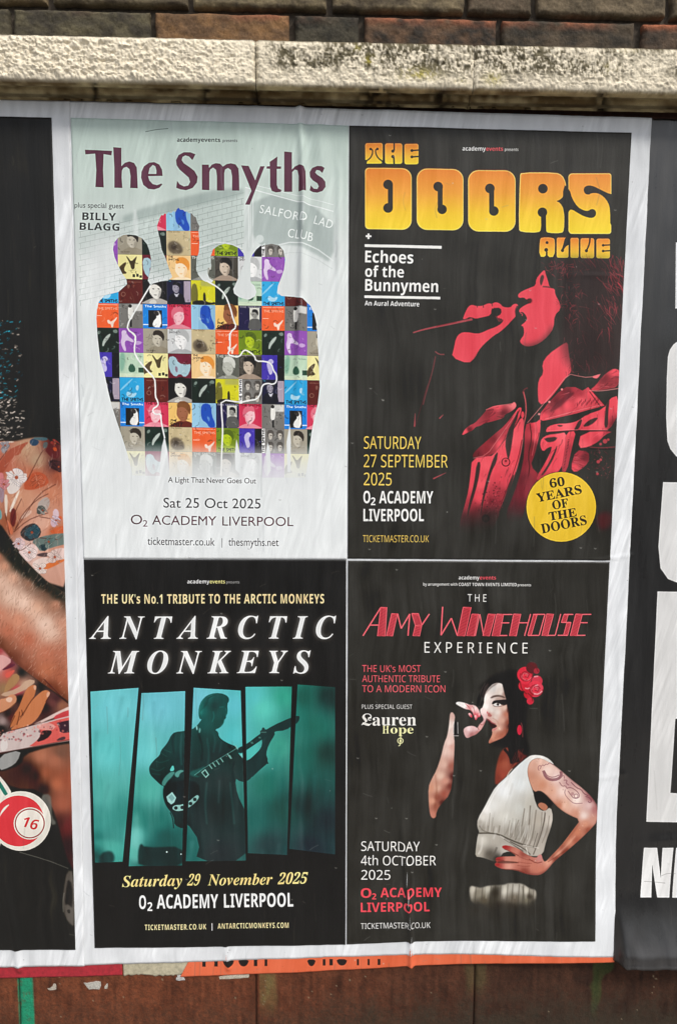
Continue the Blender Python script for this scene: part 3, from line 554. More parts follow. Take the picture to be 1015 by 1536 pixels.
    c.disc(jp([(390, 1042)])[0], 6.6, (64, 28, 32), .95, .25, hole=1.5); c.disc(jp([(389, 1038)])[0], 4.4, (206, 76, 86), .9, .3); c.disc(jp([(390, 1036)])[0], 1.8, (110, 40, 46), .9, .3); c.disc(jp([(290, 1322)])[0], 6, (34, 30, 30), .8, .6); c.disc(jp([(290, 1322)])[0], 3, (74, 48, 50), .7, .5)
    for _ in range(90): x, y = rj.gauss(330, 34), rj.gauss(1220, 45); c.disc(jp([(x, y)])[0], rj.uniform(.4, 1.3), rj.choice([(60, 34, 38), (206, 84, 92), (90, 38, 44)]), rj.uniform(.25, .7), .2)
    # placket and middle
    part([(484, 856), (520, 842), (560, 800), (566, 860), (552, 930), (532, 1010), (512, 1060), (560, 1110), (500, 1185), (488, 1260), (470, 1330), (400, 1340), (392, 1290), (430, 1200), (466, 1090), (482, 1000)], [(500, 870, MD), (540, 850, B1), (520, 960, (120, 48, 54)), (550, 920, B1), (495, 1040, (130, 50, 58)), (530, 1080, (150, 54, 62)), (470, 1180, (110, 42, 50)), (430, 1280, (90, 40, 46)), (440, 1340, BK), (500, 1140, (90, 40, 46))], 40, 104, 8, .6, .3, hi=.8)
    c.line(jp([(510, 850), (520, 920), (500, 1010), (512, 1080), (480, 1180)]), 1.5, (70, 32, 38), .85, .4); c.line(jp([(540, 850), (536, 930), (520, 1010)]), .9, (232, 112, 118), .6, .3)
    c.line(jp([(478, 690), (490, 740), (492, 800), (478, 860)]), 1.9, (190, 88, 92), .9, .3); c.line(jp([(474, 700), (480, 680), (500, 672)]), 1.6, (120, 56, 60), .8, .5); c.disc(jp([(474, 806)])[0], 2.4, B1, .95, .3, ry=5)
    # collar band with its row of studs, right flap
    c.poly(jp([(500, 850), (560, 788), (640, 690), (704, 602), (760, 612), (862, 620), (875, 645), (815, 680), (720, 662), (640, 720), (580, 790), (556, 840)]), INK, 1, .4)
    c.line(jp([(498, 846), (560, 774), (636, 684), (702, 602), (745, 612), (800, 622), (862, 604)]), .9, (220, 128, 128), .9, .2); c.poly(jp([(815, 618), (864, 602), (850, 622), (838, 626)]), (228, 110, 116), 1, .3)
    part([(562, 800), (600, 748), (650, 696), (690, 668), (735, 668), (772, 686), (800, 668), (842, 712), (884, 760), (800, 782), (740, 800), (660, 818), (580, 838), (560, 830)], [(580, 815, B1), (600, 780, MD), (640, 740, DK), (700, 690, DK), (735, 680, MD), (650, 790, (206, 72, 82)), (700, 760, B1), (760, 740, B2), (810, 700, B1), (850, 750, (196, 70, 80)), (760, 690, MD), (620, 750, (128, 52, 58))], 44, 140, 12, .35, .3, sm=0)
    c.poly(jp([(600, 800), (640, 745), (700, 700), (740, 690), (700, 730), (650, 775)]), (92, 42, 48), .7, 1.0)
    c.line(jp([(804, 670), (886, 762), (862, 766), (806, 690)]), 1.1, (70, 30, 34), .95, .2, 0); c.line(jp([(868, 756), (760, 782), (660, 808), (585, 828)]), .7, (240, 150, 150), .7, .2)
    for i in range(24): x = 745 + i * 4.6; y = 752 - (i % 5) * 5 - i * .6; c.line(jp([(x, y + 14), (x + rj.uniform(-3, 6), y)]), .8, (96, 34, 42), .75, .2)
    for x, y in ((556, 803), (607, 742), (669, 680)): c.disc(jp([(x, y)])[0], 1.7, (224, 134, 134), 1, .3)
    c.poly(jp([(560, 838), (640, 826), (760, 800), (886, 764), (890, 772), (770, 822), (700, 850), (640, 850), (600, 866), (585, 900), (560, 930), (566, 870)]), INK, 1, .3)
    part([(804, 686), (838, 660), (868, 618), (900, 592), (930, 574), (960, 586), (956, 668), (870, 684)], [(830, 675, (200, 70, 80)), (880, 630, (120, 48, 54)), (930, 590, B1), (945, 650, (140, 54, 60)), (890, 665, (150, 58, 64))], 44, 160, 22, .4, hi=.8)
    c.line(jp([(804, 686), (870, 688), (955, 674)]), 1.0, (226, 134, 134), .9, .2); c.poly(jp([(830, 694), (955, 682), (955, 704), (900, 716), (860, 712)]), INK, 1, .4)
    # yoke, seams, pocket
    part([(588, 888), (600, 864), (645, 850), (700, 850), (752, 836), (790, 806), (880, 776), (905, 726), (955, 708), (950, 884), (720, 882), (600, 894)], [(620, 870, B1), (700, 865, B2), (800, 830, B1), (850, 850, B2), (930, 760, B1), (870, 790, B1), (940, 860, DK), (760, 870, (206, 70, 82))], 44, 110, 26, .35, .45)
    for L in ([(893, 726), (908, 720), (900, 800), (900, 868), (880, 872), (884, 800)], [(768, 868), (800, 834), (842, 818), (850, 826), (812, 860)], [(752, 836), (772, 826), (762, 860), (748, 882), (728, 884), (740, 860)], [(955, 800), (955, 884), (905, 882), (925, 850)], [(640, 856), (680, 858), (660, 868)]): c.poly(jp(L), INK, .9, .5)
    c.line(jp([(600, 892), (720, 884), (905, 886)]), 1.0, (80, 32, 38), .9, .2); c.line(jp([(600, 888), (720, 880), (900, 882)]), .6, (244, 140, 142), .7, .1)
    part([(566, 926), (600, 905), (650, 900), (692, 892), (692, 960), (664, 1092), (600, 1100), (552, 1136), (540, 1120), (586, 1046), (625, 965), (600, 968), (575, 992), (560, 960)], [(600, 920, B1), (670, 920, B2), (640, 1060, B1), (580, 1100, (206, 70, 80)), (590, 960, B1), (660, 1000, B1)], 34, 112, 18, .4, .4)
    for L in ([(578, 922), (650, 914), (636, 938), (600, 944), (590, 936)], [(648, 950), (622, 1010), (590, 1070), (560, 1112), (580, 1104), (620, 1040), (640, 990)], [(570, 1000), (600, 980), (596, 1010), (560, 1046)]): c.poly(jp(L), INK, .9, .5)
    part([(692, 892), (742, 886), (724, 960), (694, 1092), (664, 1090), (686, 960)], [(715, 900, B1), (700, 980, MD), (680, 1080, MD), (720, 930, (200, 70, 80))], 12, 100, 6, .3)
    for i in range(22): c.line(jp([(700 - i * 1.3, 930 + i * 7.2), (708 - i * 1.3, 932 + i * 7.2)]), .8, (66, 30, 34), .85, .1)
    c.poly(jp([(742, 882), (768, 880), (746, 960), (722, 1092), (694, 1092), (722, 960)]), INK, 1, .4)
    part([(766, 892), (930, 886), (880, 908), (856, 936), (806, 966), (748, 974)], [(800, 910, B1), (780, 960, B2), (860, 900, B1), (900, 892, MD), (850, 930, (190, 64, 76))], 24, 120, 26, .4, .4)
    part([(738, 982), (802, 988), (806, 1030), (786, 1062), (734, 1096), (712, 1070)], [(750, 1000, MD), (780, 1020, DK), (730, 1070, B1), (770, 1050, MD)], 26, 10, 10, .5, hi=.9)
    for x, y, r_ in ((884, 938, 3.4), (862, 952, 2), (900, 930, 2), (850, 1040, 2.6), (862, 1030, 2), (846, 1100, 2)): c.disc(jp([(x, y)])[0], r_, (190, 72, 80), .85, .5)
    c.line(jp([(806, 966), (860, 972), (935, 966)]), 1.2, (150, 60, 66), .8, .4); c.line(jp([(806, 976), (935, 978)]), 1.6, (36, 32, 32), .9, .3)
    for _ in range(70): x, y = rj.uniform(790, 930), rj.uniform(960, 1120); c.line(jp([(x, y), (x + rj.uniform(-14, 14), y + rj.uniform(2, 14))]), rj.uniform(.5, 1.2), rj.choice([(140, 54, 62), (96, 44, 50), (190, 76, 84)]), rj.uniform(.2, .6), .3)
    c.poly(jp([(480, 1110), (560, 1100), (640, 1090), (700, 1100), (620, 1150), (540, 1180), (500, 1240), (480, 1200)]), (150, 54, 62), .6, 2.2)
    c.poly(jp([(840, 1300), (900, 1290), (930, 1310), (905, 1370), (850, 1380)]), (84, 40, 44), .8, 3)
    for _ in range(60): x, y = rj.uniform(200, 480), rj.uniform(1230, 1400); c.disc(jp([(x, y)])[0], rj.uniform(.4, 1.1), (130, 48, 56), rj.uniform(.1, .5) * (1400 - y) / 170)
    for p in ([(658, 628), (664, 622)], [(649, 718), (668, 709)], [(621, 640), (622, 620)]): c.line(p, 1.8, (206, 84, 92), .8, .4, w2=.6)
    c.line([(622, 640), (640, 578)], .9, (110, 48, 52), .5, .3)
    c.poly(jp([(90, 1300), (300, 1275), (495, 1270), (520, 1460), (90, 1460)]), INK, .8, 9); c.poly(jp([(90, 1370), (495, 1350), (495, 1460), (90, 1460)]), INK, .8, 6)
    # badge
    bx, by = 640 + 655 / 3.274, 560 + 655 / 3.274
    c.disc((bx, by), 52.6, (40, 34, 20), .8, .5); c.disc((bx, by), 52, (222, 184, 56)); c.disc((bx, by), 52, (232, 196, 70), .9, .2, hole=1)
    bk = (52, 40, 22)
    for s_, p, q, cap in (('60', (602, 562), (674, 550), 42), ('YEARS', (538, 632), (757, 588), 42), ('OF', (615, 668), (692, 655), 42), ('THE', (598, 722), (732, 700), 40), ('DOORS', (562, 785), (782, 740), 45)):
        c.text(serif(s_, 'b'), *Z(*z5, [p, q]), cap / 3.274, bk, ref=serif('H', 'b'), fat=.3)
    y_ = (226, 192, 96)
    c.text('SATURDAY', (545.3, 673), (631, 673.6), 18.6, y_, bold=.012, f='s'); c.text('27 SEPTEMBER', (545, 700.6), (670.5, 701.2), 18.8, y_, bold=.012, f='s'); c.text('2025', (545, 727.6), (586.8, 728), 18.8, y_, bold=.012, f='s')
    c.text('O', (544.6, 754.5), (554.8, 754.5), 18.4, w, bold=.03, f='sb'); c.text('2', (555.6, 757.5), (562.6, 757.5), 11.5, w, bold=.01, f='sb'); c.text('ACADEMY', (568, 754.7), (649, 755), 18.4, w, bold=.03, f='sb')
    c.text('LIVERPOOL', (544.6, 781.4), (635, 781.6), 18.4, w, bold=.03, f='sb'); c.text('TICKETMASTER.CO.UK', (543.7, 812.6), (642.5, 813), 10.2, (214, 180, 96), bold=.012, f='s')
    return c.finish('print_doors')

# ---- tribute poster with the guitarist in slanted panels
def print_antarctic():
    c = Print([(127, 838.5), (519, 839), (518, 1415.5), (143, 1420.5)], (33, 31, 29), 13)
    a, b, e = (120, 850, 2.5375), (120, 1010, 2.5375), (120, 1280, 2.5375); z3, z4 = (210, 1030, 6.344), (330, 1050, 7.808)
    w = (226, 228, 228); cr = (228, 204, 156)
    academy(c, 281.6, 314.7, 338, 340, 359.5, 874.6, 6, w, (230, 214, 140), (170, 170, 168), 0)
    c.text("THE UK's No.1 TRIBUTE TO THE ARCTIC MONKEYS", (153, 904.8), (486, 904.4), 14, cr, f='sb', bold=-.006, track=1.1)
    for word, p, q in (('ANTARCTIC', (135, 957.6), (504, 957)), ('MONKEYS', (163, 1009.3), (466, 1008.8))):
        c.text(serif(word), p, q, 33.5, w, ref=serif('H'), track=1.55, bold=-.006, glow=((7, .34), (3, .42)))
    panels = [Z(*b, p) for p in ([(43, 67), (225, 53), (165, 712), (60, 716)], [(236, 73), (402, 65), (390, 728), (188, 730)], [(434, 52), (612, 64), (632, 708), (404, 712)],
                                [(630, 50), (806, 48), (788, 688), (640, 680)], [(828, 40), (970, 50), (970, 685), (797, 665)])]
    c.scope(panels, sm=0)
    bgp = [(50, 90, (104, 188, 192)), (120, 120, (112, 196, 204)), (110, 300, (98, 190, 190)), (80, 450, (84, 168, 160)), (80, 560, (60, 140, 132)), (60, 640, (48, 118, 112)), (130, 690, (70, 160, 148)), (60, 700, (34, 80, 76)),
           (300, 120, (112, 190, 204)), (240, 300, (100, 188, 190)), (260, 440, (80, 168, 156)), (215, 560, (50, 126, 116)), (300, 560, (44, 110, 102)), (215, 610, (92, 176, 168)), (320, 620, (34, 86, 82)), (300, 700, (26, 56, 54)),
           (440, 100, (112, 190, 204)), (590, 120, (100, 190, 200)), (590, 240, (92, 190, 194)), (610, 460, (56, 120, 112)), (660, 90, (88, 186, 186)), (780, 90, (62, 160, 138)), (700, 130, (86, 188, 174)), (660, 300, (84, 186, 178)),
           (760, 280, (64, 150, 132)), (700, 420, (48, 112, 100)), (660, 560, (44, 98, 92)), (770, 520, (38, 76, 70)), (720, 650, (44, 62, 64)), (850, 90, (34, 92, 82)), (900, 200, (40, 104, 92)), (850, 300, (42, 100, 90)), (950, 90, (34, 54, 52)),
           (950, 300, (36, 62, 58)), (850, 500, (36, 54, 54)), (940, 560, (40, 50, 54)), (880, 660, (46, 54, 60))]
    G = [(*Z(*b, [(x, y)])[0], k) for x, y, k in bgp]
    c.poly(Z(*b, [(30, 30), (980, 30), (980, 740), (30, 740)]), G, 1, 0, 0)
    c.poly(Z(*b, [(196, 580), (222, 500), (232, 640), (245, 715), (190, 715)]), (140, 216, 206), .55, 4); c.poly(Z(*b, [(50, 625), (150, 632), (230, 668), (240, 700), (180, 705), (60, 650)]), (84, 176, 162), .5, 3)
    c.poly(Z(*b, [(80, 680), (120, 668), (136, 690), (130, 720), (70, 725)]), (30, 50, 50), .9, 1.5); c.poly(Z(*b, [(222, 680), (232, 640), (250, 660), (400, 655), (400, 735), (225, 735)]), (28, 50, 50), .9, 1)
    c.disc((120 + 332 / 2.5375, 1010 + 677 / 2.5375), 1.2, (190, 230, 226)); c.disc((120 + 386 / 2.5375, 1010 + 685 / 2.5375), 1, (190, 230, 226))
    rs = random.Random(9)
    for _ in range(70):                                    # smoke and backlight, drawn as soft slanting wisps
        x, y = rs.uniform(40, 970), rs.uniform(60, 700); L = rs.uniform(60, 220); dx = rs.uniform(-40, 30)
        c.line(Z(*b, [(x, y), (x + dx * .6, y + L * .5), (x + dx, y + L)]), rs.uniform(2, 9), rs.choice([(150, 222, 222), (30, 96, 94), (120, 205, 200), (24, 70, 72)]), rs.uniform(.05, .16), 2.2, w2=1)
    body = Z(*z3, [(545, 365), (500, 400), (430, 415), (335, 425), (300, 455), (270, 520), (240, 560), (205, 600), (190, 650), (140, 690), (100, 740), (90, 775), (100, 830), (150, 880), (205, 932), (235, 940), (222, 990), (230, 1070), (260, 1140), (300, 1190), (330, 1250), (330, 1310), (420, 1350)]) + \
        Z(*b, [(405, 560), (460, 640), (440, 712), (640, 712), (640, 560), (630, 520), (600, 460), (590, 395), (612, 410), (640, 408), (668, 375), (700, 352), (718, 330), (706, 300), (715, 262), (742, 235), (740, 216), (735, 200), (800, 166), (833, 158), (836, 172), (826, 188), (802, 203), (745, 217), (720, 222), (700, 260), (686, 290), (640, 332), (622, 318), (600, 300)]) + \
        Z(*z3, [(920, 562), (850, 535), (785, 500), (752, 465), (748, 425), (715, 402), (762, 385), (798, 345), (805, 308), (822, 292), (820, 272), (838, 240), (832, 160), (852, 128), (845, 92), (800, 62), (720, 52), (640, 75), (590, 125), (563, 190), (560, 260), (572, 305), (595, 300)])
    fig = [(*Z(*z3, [(x, y)])[0], k) for x, y, k in ((640, 120, (30, 84, 80)), (600, 220, (34, 96, 90)), (720, 180, (22, 62, 60)), (800, 220, (26, 78, 74)), (650, 350, (32, 82, 78)), (760, 340, (24, 70, 66)), (300, 560, (30, 62, 60)), (200, 720, (26, 56, 54)), (400, 700, (22, 50, 50)), (560, 500, (32, 64, 62)),
        (750, 650, (40, 56, 56)), (620, 900, (40, 52, 52)), (800, 900, (44, 54, 54)), (700, 1200, (46, 54, 54)), (900, 700, (42, 56, 55)), (560, 1250, (44, 54, 55)), (300, 1000, (18, 36, 38)), (380, 1280, (26, 46, 46)))]
    fig += [(420, 1180, (40, 52, 52)), (440, 1085, (34, 58, 56)), (330, 1280, (46, 52, 54)), (250, 1290, (30, 66, 64))]
    c.poly(body, fig, 1, .3)
    c.poly(Z(*z3, [(570, 250), (575, 160), (620, 100), (720, 60), (690, 90), (620, 130), (600, 200), (592, 270)]), (64, 140, 130), .6, 1.2)
    for i in range(8): c.line(Z(*z3, [(580 + i * 8, 230 - i * 8), (592 + i * 10, 150 - i * 8), (640 + i * 12, 92 - i * 3)]), .8, (20, 56, 54), .5, .4)
    c.poly(Z(*z3, [(540, 355), (552, 380), (550, 415), (536, 390)]), (150, 212, 208), .9, .4); c.poly(Z(*z3, [(570, 378), (584, 400), (572, 440), (560, 420)]), (110, 170, 164), .8, .4)
    c.poly(Z(*z3, [(280, 800), (318, 730), (335, 795)]), (96, 196, 188), 1, .3); c.poly(Z(*z3, [(205, 920), (240, 850), (300, 800), (342, 805), (310, 850), (260, 900), (235, 945)]), (74, 132, 124), 1, .6)
    c.poly(Z(*z3, [(330, 820), (380, 785), (420, 790), (420, 800), (385, 815), (370, 860), (340, 850)]), (92, 160, 150), .85, .6)
    for p in ([(150, 700), (200, 720), (280, 690)], [(110, 770), (180, 800), (240, 760)], [(200, 620), (260, 660)], [(230, 590), (300, 620)], [(120, 820), (200, 830)]): c.line(Z(*z3, p), 1.2, (52, 92, 88), .5, .6)
    for p in ([(640, 480), (660, 600), (650, 760)], [(560, 440), (600, 560), (590, 700)], [(780, 510), (760, 620)], [(700, 420), (720, 500), (700, 620)], [(900, 700), (880, 800), (900, 900)], [(640, 900), (620, 1100), (640, 1300)], [(860, 900), (880, 1100), (900, 1300)], [(760, 880), (750, 1100)], [(330, 440), (310, 520), (330, 640)], [(400, 440), (390, 600), (400, 740)], [(840, 550), (900, 600), (960, 620)]):
        c.line(Z(*z3, p), 2.4, rs.choice([(58, 92, 90), (64, 84, 84), (20, 36, 38)]), .5, 1.0)
    for p in ([(818, 200), (832, 236), (816, 272)], [(800, 300), (800, 330), (765, 375)], [(700, 230), (710, 280), (690, 330)], [(760, 190), (800, 186)]): c.line(Z(*z3, p), 1.3, (58, 128, 120), .5, .6)
    # guitar
    c.poly(Z(*z3, [(480, 800), (560, 775), (640, 740), (580, 860), (480, 840)]), (44, 100, 94), .7, 1)
    c.line(Z(*z3, [(520, 835), (640, 750), (780, 665), (930, 575)]), .9, (110, 176, 166), .8, .2)
    c.poly(Z(*z3, [(522, 838), (580, 800), (600, 775), (930, 580), (980, 560), (980, 600), (940, 625), (700, 775), (640, 860)]), (32, 58, 56), .85, .5)
    for x, y in ((690, 775), (722, 755), (758, 735), (795, 710), (862, 668), (935, 590)): c.line(Z(*z3, [(x, y), (x - 28, y - 40)]), 1.5, (130, 186, 176), .85, .2)
    c.poly(Z(*z3, [(585, 808), (625, 775), (662, 830), (630, 862)]), (140, 196, 186), .9, .2, 0, [Z(*z3, [(598, 812), (622, 790), (648, 828), (630, 848)])])
    c.poly(Z(*z4, [(200, 560), (320, 505), (450, 400), (620, 290), (830, 200), (930, 170), (930, 215), (880, 265), (770, 350), (630, 360), (500, 450), (310, 580), (235, 625)]), (34, 58, 57), 1, .3)
    c.poly(Z(*z4, [(465, 355), (490, 345), (495, 315), (520, 312), (530, 340), (600, 330), (640, 400), (570, 520), (540, 620), (555, 700), (575, 742), (545, 735), (330, 940), (310, 720), (400, 640), (480, 560), (500, 470)]), (36, 56, 56), .95, .3)
    for p in ([(355, 480), (385, 478), (398, 502), (370, 506)], [(450, 425), (475, 420), (482, 440), (460, 442)], [(470, 365), (545, 362), (545, 375), (480, 374)]): c.poly(Z(*z4, p), (84, 128, 120), .7, .3, 0)
    c.poly(Z(*z4, [(100, 640), (120, 632), (145, 675), (128, 682)]), (120, 170, 162), .9, .2, 0)
    c.poly(Z(*z4, [(232, 632), (262, 618), (272, 680)]), (120, 196, 190), .95, .2, 0)
    c.poly(Z(*z3, [(222, 985), (235, 940), (330, 900), (420, 880), (560, 900), (580, 1020), (540, 1100), (430, 1180), (340, 1190), (270, 1150), (235, 1080)]), (18, 36, 38), .8, 1)
    c.poly(Z(*z3, [(255, 1040), (310, 995), (348, 1050), (330, 1095), (300, 1115), (268, 1085)]), (156, 204, 200), .95, .3, 0); c.poly(Z(*z3, [(275, 1045), (305, 1015), (335, 1055), (305, 1085)]), (96, 140, 140), .7, .3, 0)
    c.poly(Z(*z3, [(310, 1140), (340, 1120), (400, 1118), (470, 1085), (520, 1040), (550, 1020), (568, 1040), (545, 1080), (490, 1130), (420, 1170), (360, 1180), (318, 1165)]), (140, 190, 184), .95, .3)
    for x, y in ((345, 1148), (405, 1143), (485, 1105), (525, 1065)): c.disc((210 + x / 6.344, 1030 + y / 6.344), 2.7, (24, 40, 42), 1, .2)
    c.line(Z(*z3, [(290, 1190), (315, 1240), (325, 1340)]), 1.6, (24, 44, 44), .9, .3)
    c.scope(None)
    for p, q in ((1, 0), (2, 1), (3, 2), (4, 3)):
        c.line([panels[p][0], panels[p][3]], .7, (20, 70, 74), .6, .2, 0)
    for s_, x0, x1, it in (('Saturday', 184, 274, 0), ('29', 281, 303.5, 1), ('November', 312, 409, 0), ('2025', 416.5, 463.5, 1)):
        y0, y1 = 1328.5 - (x0 - 184) * .0161, 1328.5 - (x1 - 184) * .0161
        c.text(serif(s_), (x0, y0), (x1 - (5 if it else 0), y1), 16.6, (232, 206, 136), ref=serif('S'), shear=.26 if it else 0)
    c.text('O', (209.5, 1361.5), (220, 1361.5), 20, w, bold=.03, f='sb'); c.text('2', (222, 1364.5), (229.5, 1364.5), 13, w, bold=.01, f='sb')
    c.text('ACADEMY', (236, 1361), (328, 1360), 20.5, w, bold=.03, f='sb'); c.text('LIVERPOOL', (336.5, 1359.8), (440, 1358), 20.5, w, bold=.03, f='sb')
    c.text('TICKETMASTER.CO.UK', (218, 1393.2), (310, 1392), 8, cr, track=1.15, f='sb', bold=-.01); c.line([(318.5, 1383), (318.5, 1394)], 1.3, (200, 200, 200), sm=0)
    c.text('ANTARCTICMONKEYS.COM', (327, 1391.4), (433, 1390.2), 8, cr, track=1.15, f='sb', bold=-.01)
    return c.finish('print_antarctic')

# ---- tribute poster with the singer in the white dress
def print_amy():
    c = Print([(521.5, 840), (912.5, 842.5), (891, 1410), (519.5, 1415)], (53, 52, 49), 14)
    w = (222, 220, 214); red = (208, 82, 92); lo = (240, 150, 150)
    academy(c, 686.8, 717.7, 742.5, 0, 0, 868.6, 6, w, red, w, 0)
    c.text('by arrangement with', (634, 878), (684.8, 878), 4.6, w, f='sb', ref='b'); c.text('COAST TOWN EVENTS LIMITED', (686.8, 878.3), (773.4, 878.6), 4.8, w, bold=.02, f='sb'); c.text('presents', (774.8, 878.6), (795, 878.8), 3.6, w, f='sb', ref='t')
    c.text('THE', (700, 901.6), (728.3, 902), 11.2, w, bold=.004, track=1.5, f='s'); c.text('EXPERIENCE', (635.8, 978.2), (789.8, 979.2), 16, w, bold=.006, track=1.5, f='s')
    A, B = (535, 895, 5.64), (705, 895, 5.486); rf, rl = (196, 72, 82), (222, 102, 110)
    def hatch(o, q):
        q = np.array(Z(*o, q)); c.poly(q, rf, 1, 0, 0)
        n = max(4, int(np.hypot(*(q[3] - q[0])) / 2.1))
        for i in range(1, n):
            t = i / n; p = q[0] * (1 - t) + q[3] * t; r = q[1] * (1 - t) + q[2] * t
            c.line([p, r + (0, 3.2)], .7, (126, 46, 54), .75, 0, 0)
        c.line(np.vstack([q, q[:1]]), 1.1, rl, 1, 0, 0)
    def thin(o, p, w_=1.7): c.line(Z(*o, p), w_, rl, 1, 0, 0)
    for p in ([(50, 326), (200, 88)], [(112, 235), (180, 235)], [(342, 140), (372, 265)], [(372, 265), (445, 142)], [(445, 142), (430, 326)], [(548, 235), (610, 142)], [(722, 82), (708, 322)], [(708, 322), (795, 178)], [(795, 178), (845, 322)]): thin(A, p, 2)
    for q in ([(200, 85), (252, 85), (238, 328), (172, 328)], [(292, 138), (342, 138), (300, 328), (248, 328)], [(460, 138), (518, 138), (548, 235), (492, 240)], [(492, 240), (548, 235), (528, 328), (470, 328)], [(895, 85), (962, 85), (908, 328), (845, 328)]): hatch(A, q)
    for q in ([(9, 138), (62, 138), (28, 318), (-36, 318)], [(142, 138), (200, 138), (152, 318), (98, 318)], [(212, 138), (268, 138), (235, 318), (172, 318)], [(350, 138), (410, 138), (372, 318), (315, 318)], [(515, 140), (545, 140), (495, 314), (466, 314)], [(622, 138), (680, 138), (630, 318), (582, 318)],
              [(765, 140), (800, 140), (780, 208), (742, 208)], [(788, 208), (822, 208), (794, 314), (760, 314)], [(860, 138), (915, 138), (870, 318), (815, 318)]): hatch(B, q)
    for p in ([(72, 140), (36, 318)], [(74, 140), (104, 314)], [(268, 142), (340, 142)], [(245, 210), (315, 210)], [(232, 314), (298, 314)], [(395, 210), (470, 210)], [(490, 138), (440, 318)], [(510, 142), (608, 142)], [(608, 142), (560, 314)], [(560, 314), (468, 314)], [(630, 314), (692, 314)], [(692, 314), (738, 138)],
              [(840, 142), (765, 142)], [(742, 208), (822, 208)], [(794, 314), (712, 314)], [(915, 142), (988, 142)], [(895, 210), (958, 210)], [(870, 314), (940, 314)]): thin(B, p)
    for s_, x, y in (("THE UK's MOST", 630.3, 1006.8), ('AUTHENTIC TRIBUTE', 659, 1022), ('TO A MODERN ICON', 667, 1037)): c.text(s_, (542.7, y), (x, y + .4), 10.3, (212, 92, 100), f='s', bold=.012)
    c.text('PLUS SPECIAL GUEST', (542.2, 1062), (617.5, 1062.2), 6.4, w, f='s')
    c.text(serif('L', 'fr'), (541.5, 1087), (557, 1087), 18, w, ref=serif('L', 'fr'), bold=.01); c.text('auren', (558, 1087), (623.5, 1087), 12.5, w, f='b', ref='a', bold=.03)
    yl = (222, 220, 166); c.text('H', (573, 1099), (583, 1099), 11.6, yl, f='b', bold=.02); c.text('ope', (585, 1099), (619.5, 1099), 8.8, yl, f='b', bold=.03, ref='o')
    c.disc((599.8, 1110), 4.6, yl, 1, .1, hole=1.2); c.line([(600.4, 1099), (600, 1116), (597, 1118)], 1.3, yl, 1, .1); c.disc((600, 1110.4), 1.9, yl, 1, .1, hole=1)
    c.text('SATURDAY', (541.3, 1275), (628.8, 1275.2), 14.3, w, bold=.008, f='s'); c.text('4th OCTOBER', (540.8, 1296.4), (653, 1296.4), 14.3, w, bold=.008, f='s'); c.text('2025', (541.3, 1318), (585, 1318), 14.3, w, bold=.008, f='s')
    c.text('O', (540.7, 1345), (556.5, 1345), 14.2, (216, 76, 86), bold=.02, f='sb'); c.text('2', (557.4, 1347.5), (563.8, 1347.5), 9, (216, 76, 86), bold=.02, f='sb'); c.text('ACADEMY', (570, 1344.4), (662, 1343.6), 14, (216, 76, 86), bold=.02, f='sb')
    c.text('LIVERPOOL', (540.7, 1366.4), (643.7, 1365.4), 14, (216, 76, 86), bold=.02, f='sb'); c.text('TICKETMASTER.CO.UK', (540.7, 1391.6), (645, 1390.4), 8.6, w, f='s', bold=.006)
    # ---- the singer
    a, f, b, h, k = (630, 980, 3.625), (670, 985, 6.344), (690, 1120, 4.614), (630, 1030, 6.767), (690, 1240, 6.767)
    def I(o, L): return [(*Z(*o, [(x, y)])[0], q) for x, y, q in L]
    hair = (27, 24, 24)
    c.poly(Z(*f, [(330, 330), (300, 280), (360, 230), (420, 190), (520, 140), (640, 120), (720, 200), (760, 420), (730, 560), (735, 760), (790, 900), (700, 1000), (640, 1047), (600, 1000), (560, 860), (480, 830), (420, 820), (560, 700), (570, 420)]), hair, .92, 3)
    c.poly(Z(*a, [(440, 520), (475, 503), (530, 520), (565, 550), (585, 550), (540, 585), (495, 620), (465, 665), (405, 722), (402, 660), (416, 580)]), I(a, ((430, 560, (128, 62, 50)), (460, 600, (156, 82, 64)), (420, 680, (122, 58, 48)), (500, 590, (120, 60, 50)), (455, 660, (150, 70, 56)), (560, 560, (90, 46, 42)))), 1, .7)
    c.line(Z(*a, [(497, 622), (480, 640), (468, 664)]), 1.3, (212, 190, 172), .8, .3)
    face = Z(*f, [(345, 350), (385, 290), (430, 250), (490, 232), (522, 255), (548, 320), (556, 380), (578, 460), (588, 540), (592, 640), (580, 700), (540, 760), (480, 785), (430, 805), (395, 822), (390, 800), (412, 760), (428, 720), (420, 690), (436, 668), (420, 640), (385, 602), (368, 572), (352, 560), (330, 545), (312, 500), (330, 480), (345, 440), (348, 400)])
    c.poly(face, I(f, ((370, 380, (236, 228, 222)), (430, 290, (206, 202, 198)), (490, 260, (222, 214, 208)), (500, 330, (218, 206, 196)), (370, 470, (238, 230, 226)), (350, 530, (232, 216, 210)), (420, 500, (226, 216, 208)), (470, 520, (224, 212, 204)), (450, 570, (218, 200, 190)),
        (540, 480, (216, 184, 168)), (560, 540, (184, 118, 98)), (575, 620, (146, 82, 68)), (560, 700, (160, 92, 74)), (520, 600, (206, 160, 142)), (490, 680, (212, 170, 152)), (520, 740, (176, 104, 84)), (450, 760, (212, 152, 128)), (410, 800, (190, 124, 104)), (400, 545, (204, 158, 148)), (400, 610, (208, 160, 150)), (590, 650, (84, 44, 40)), (585, 500, (120, 72, 62)), (545, 350, (160, 130, 120)))), 1, .5)
    c.poly(Z(*f, [(402, 388), (425, 365), (460, 356), (500, 356), (548, 376), (545, 392), (500, 374), (455, 374), (420, 388)]), (84, 66, 60), .88, .6)
    c.poly(Z(*f, [(440, 405), (480, 380), (535, 378), (555, 400), (500, 398)]), (150, 120, 108), .55, .9)
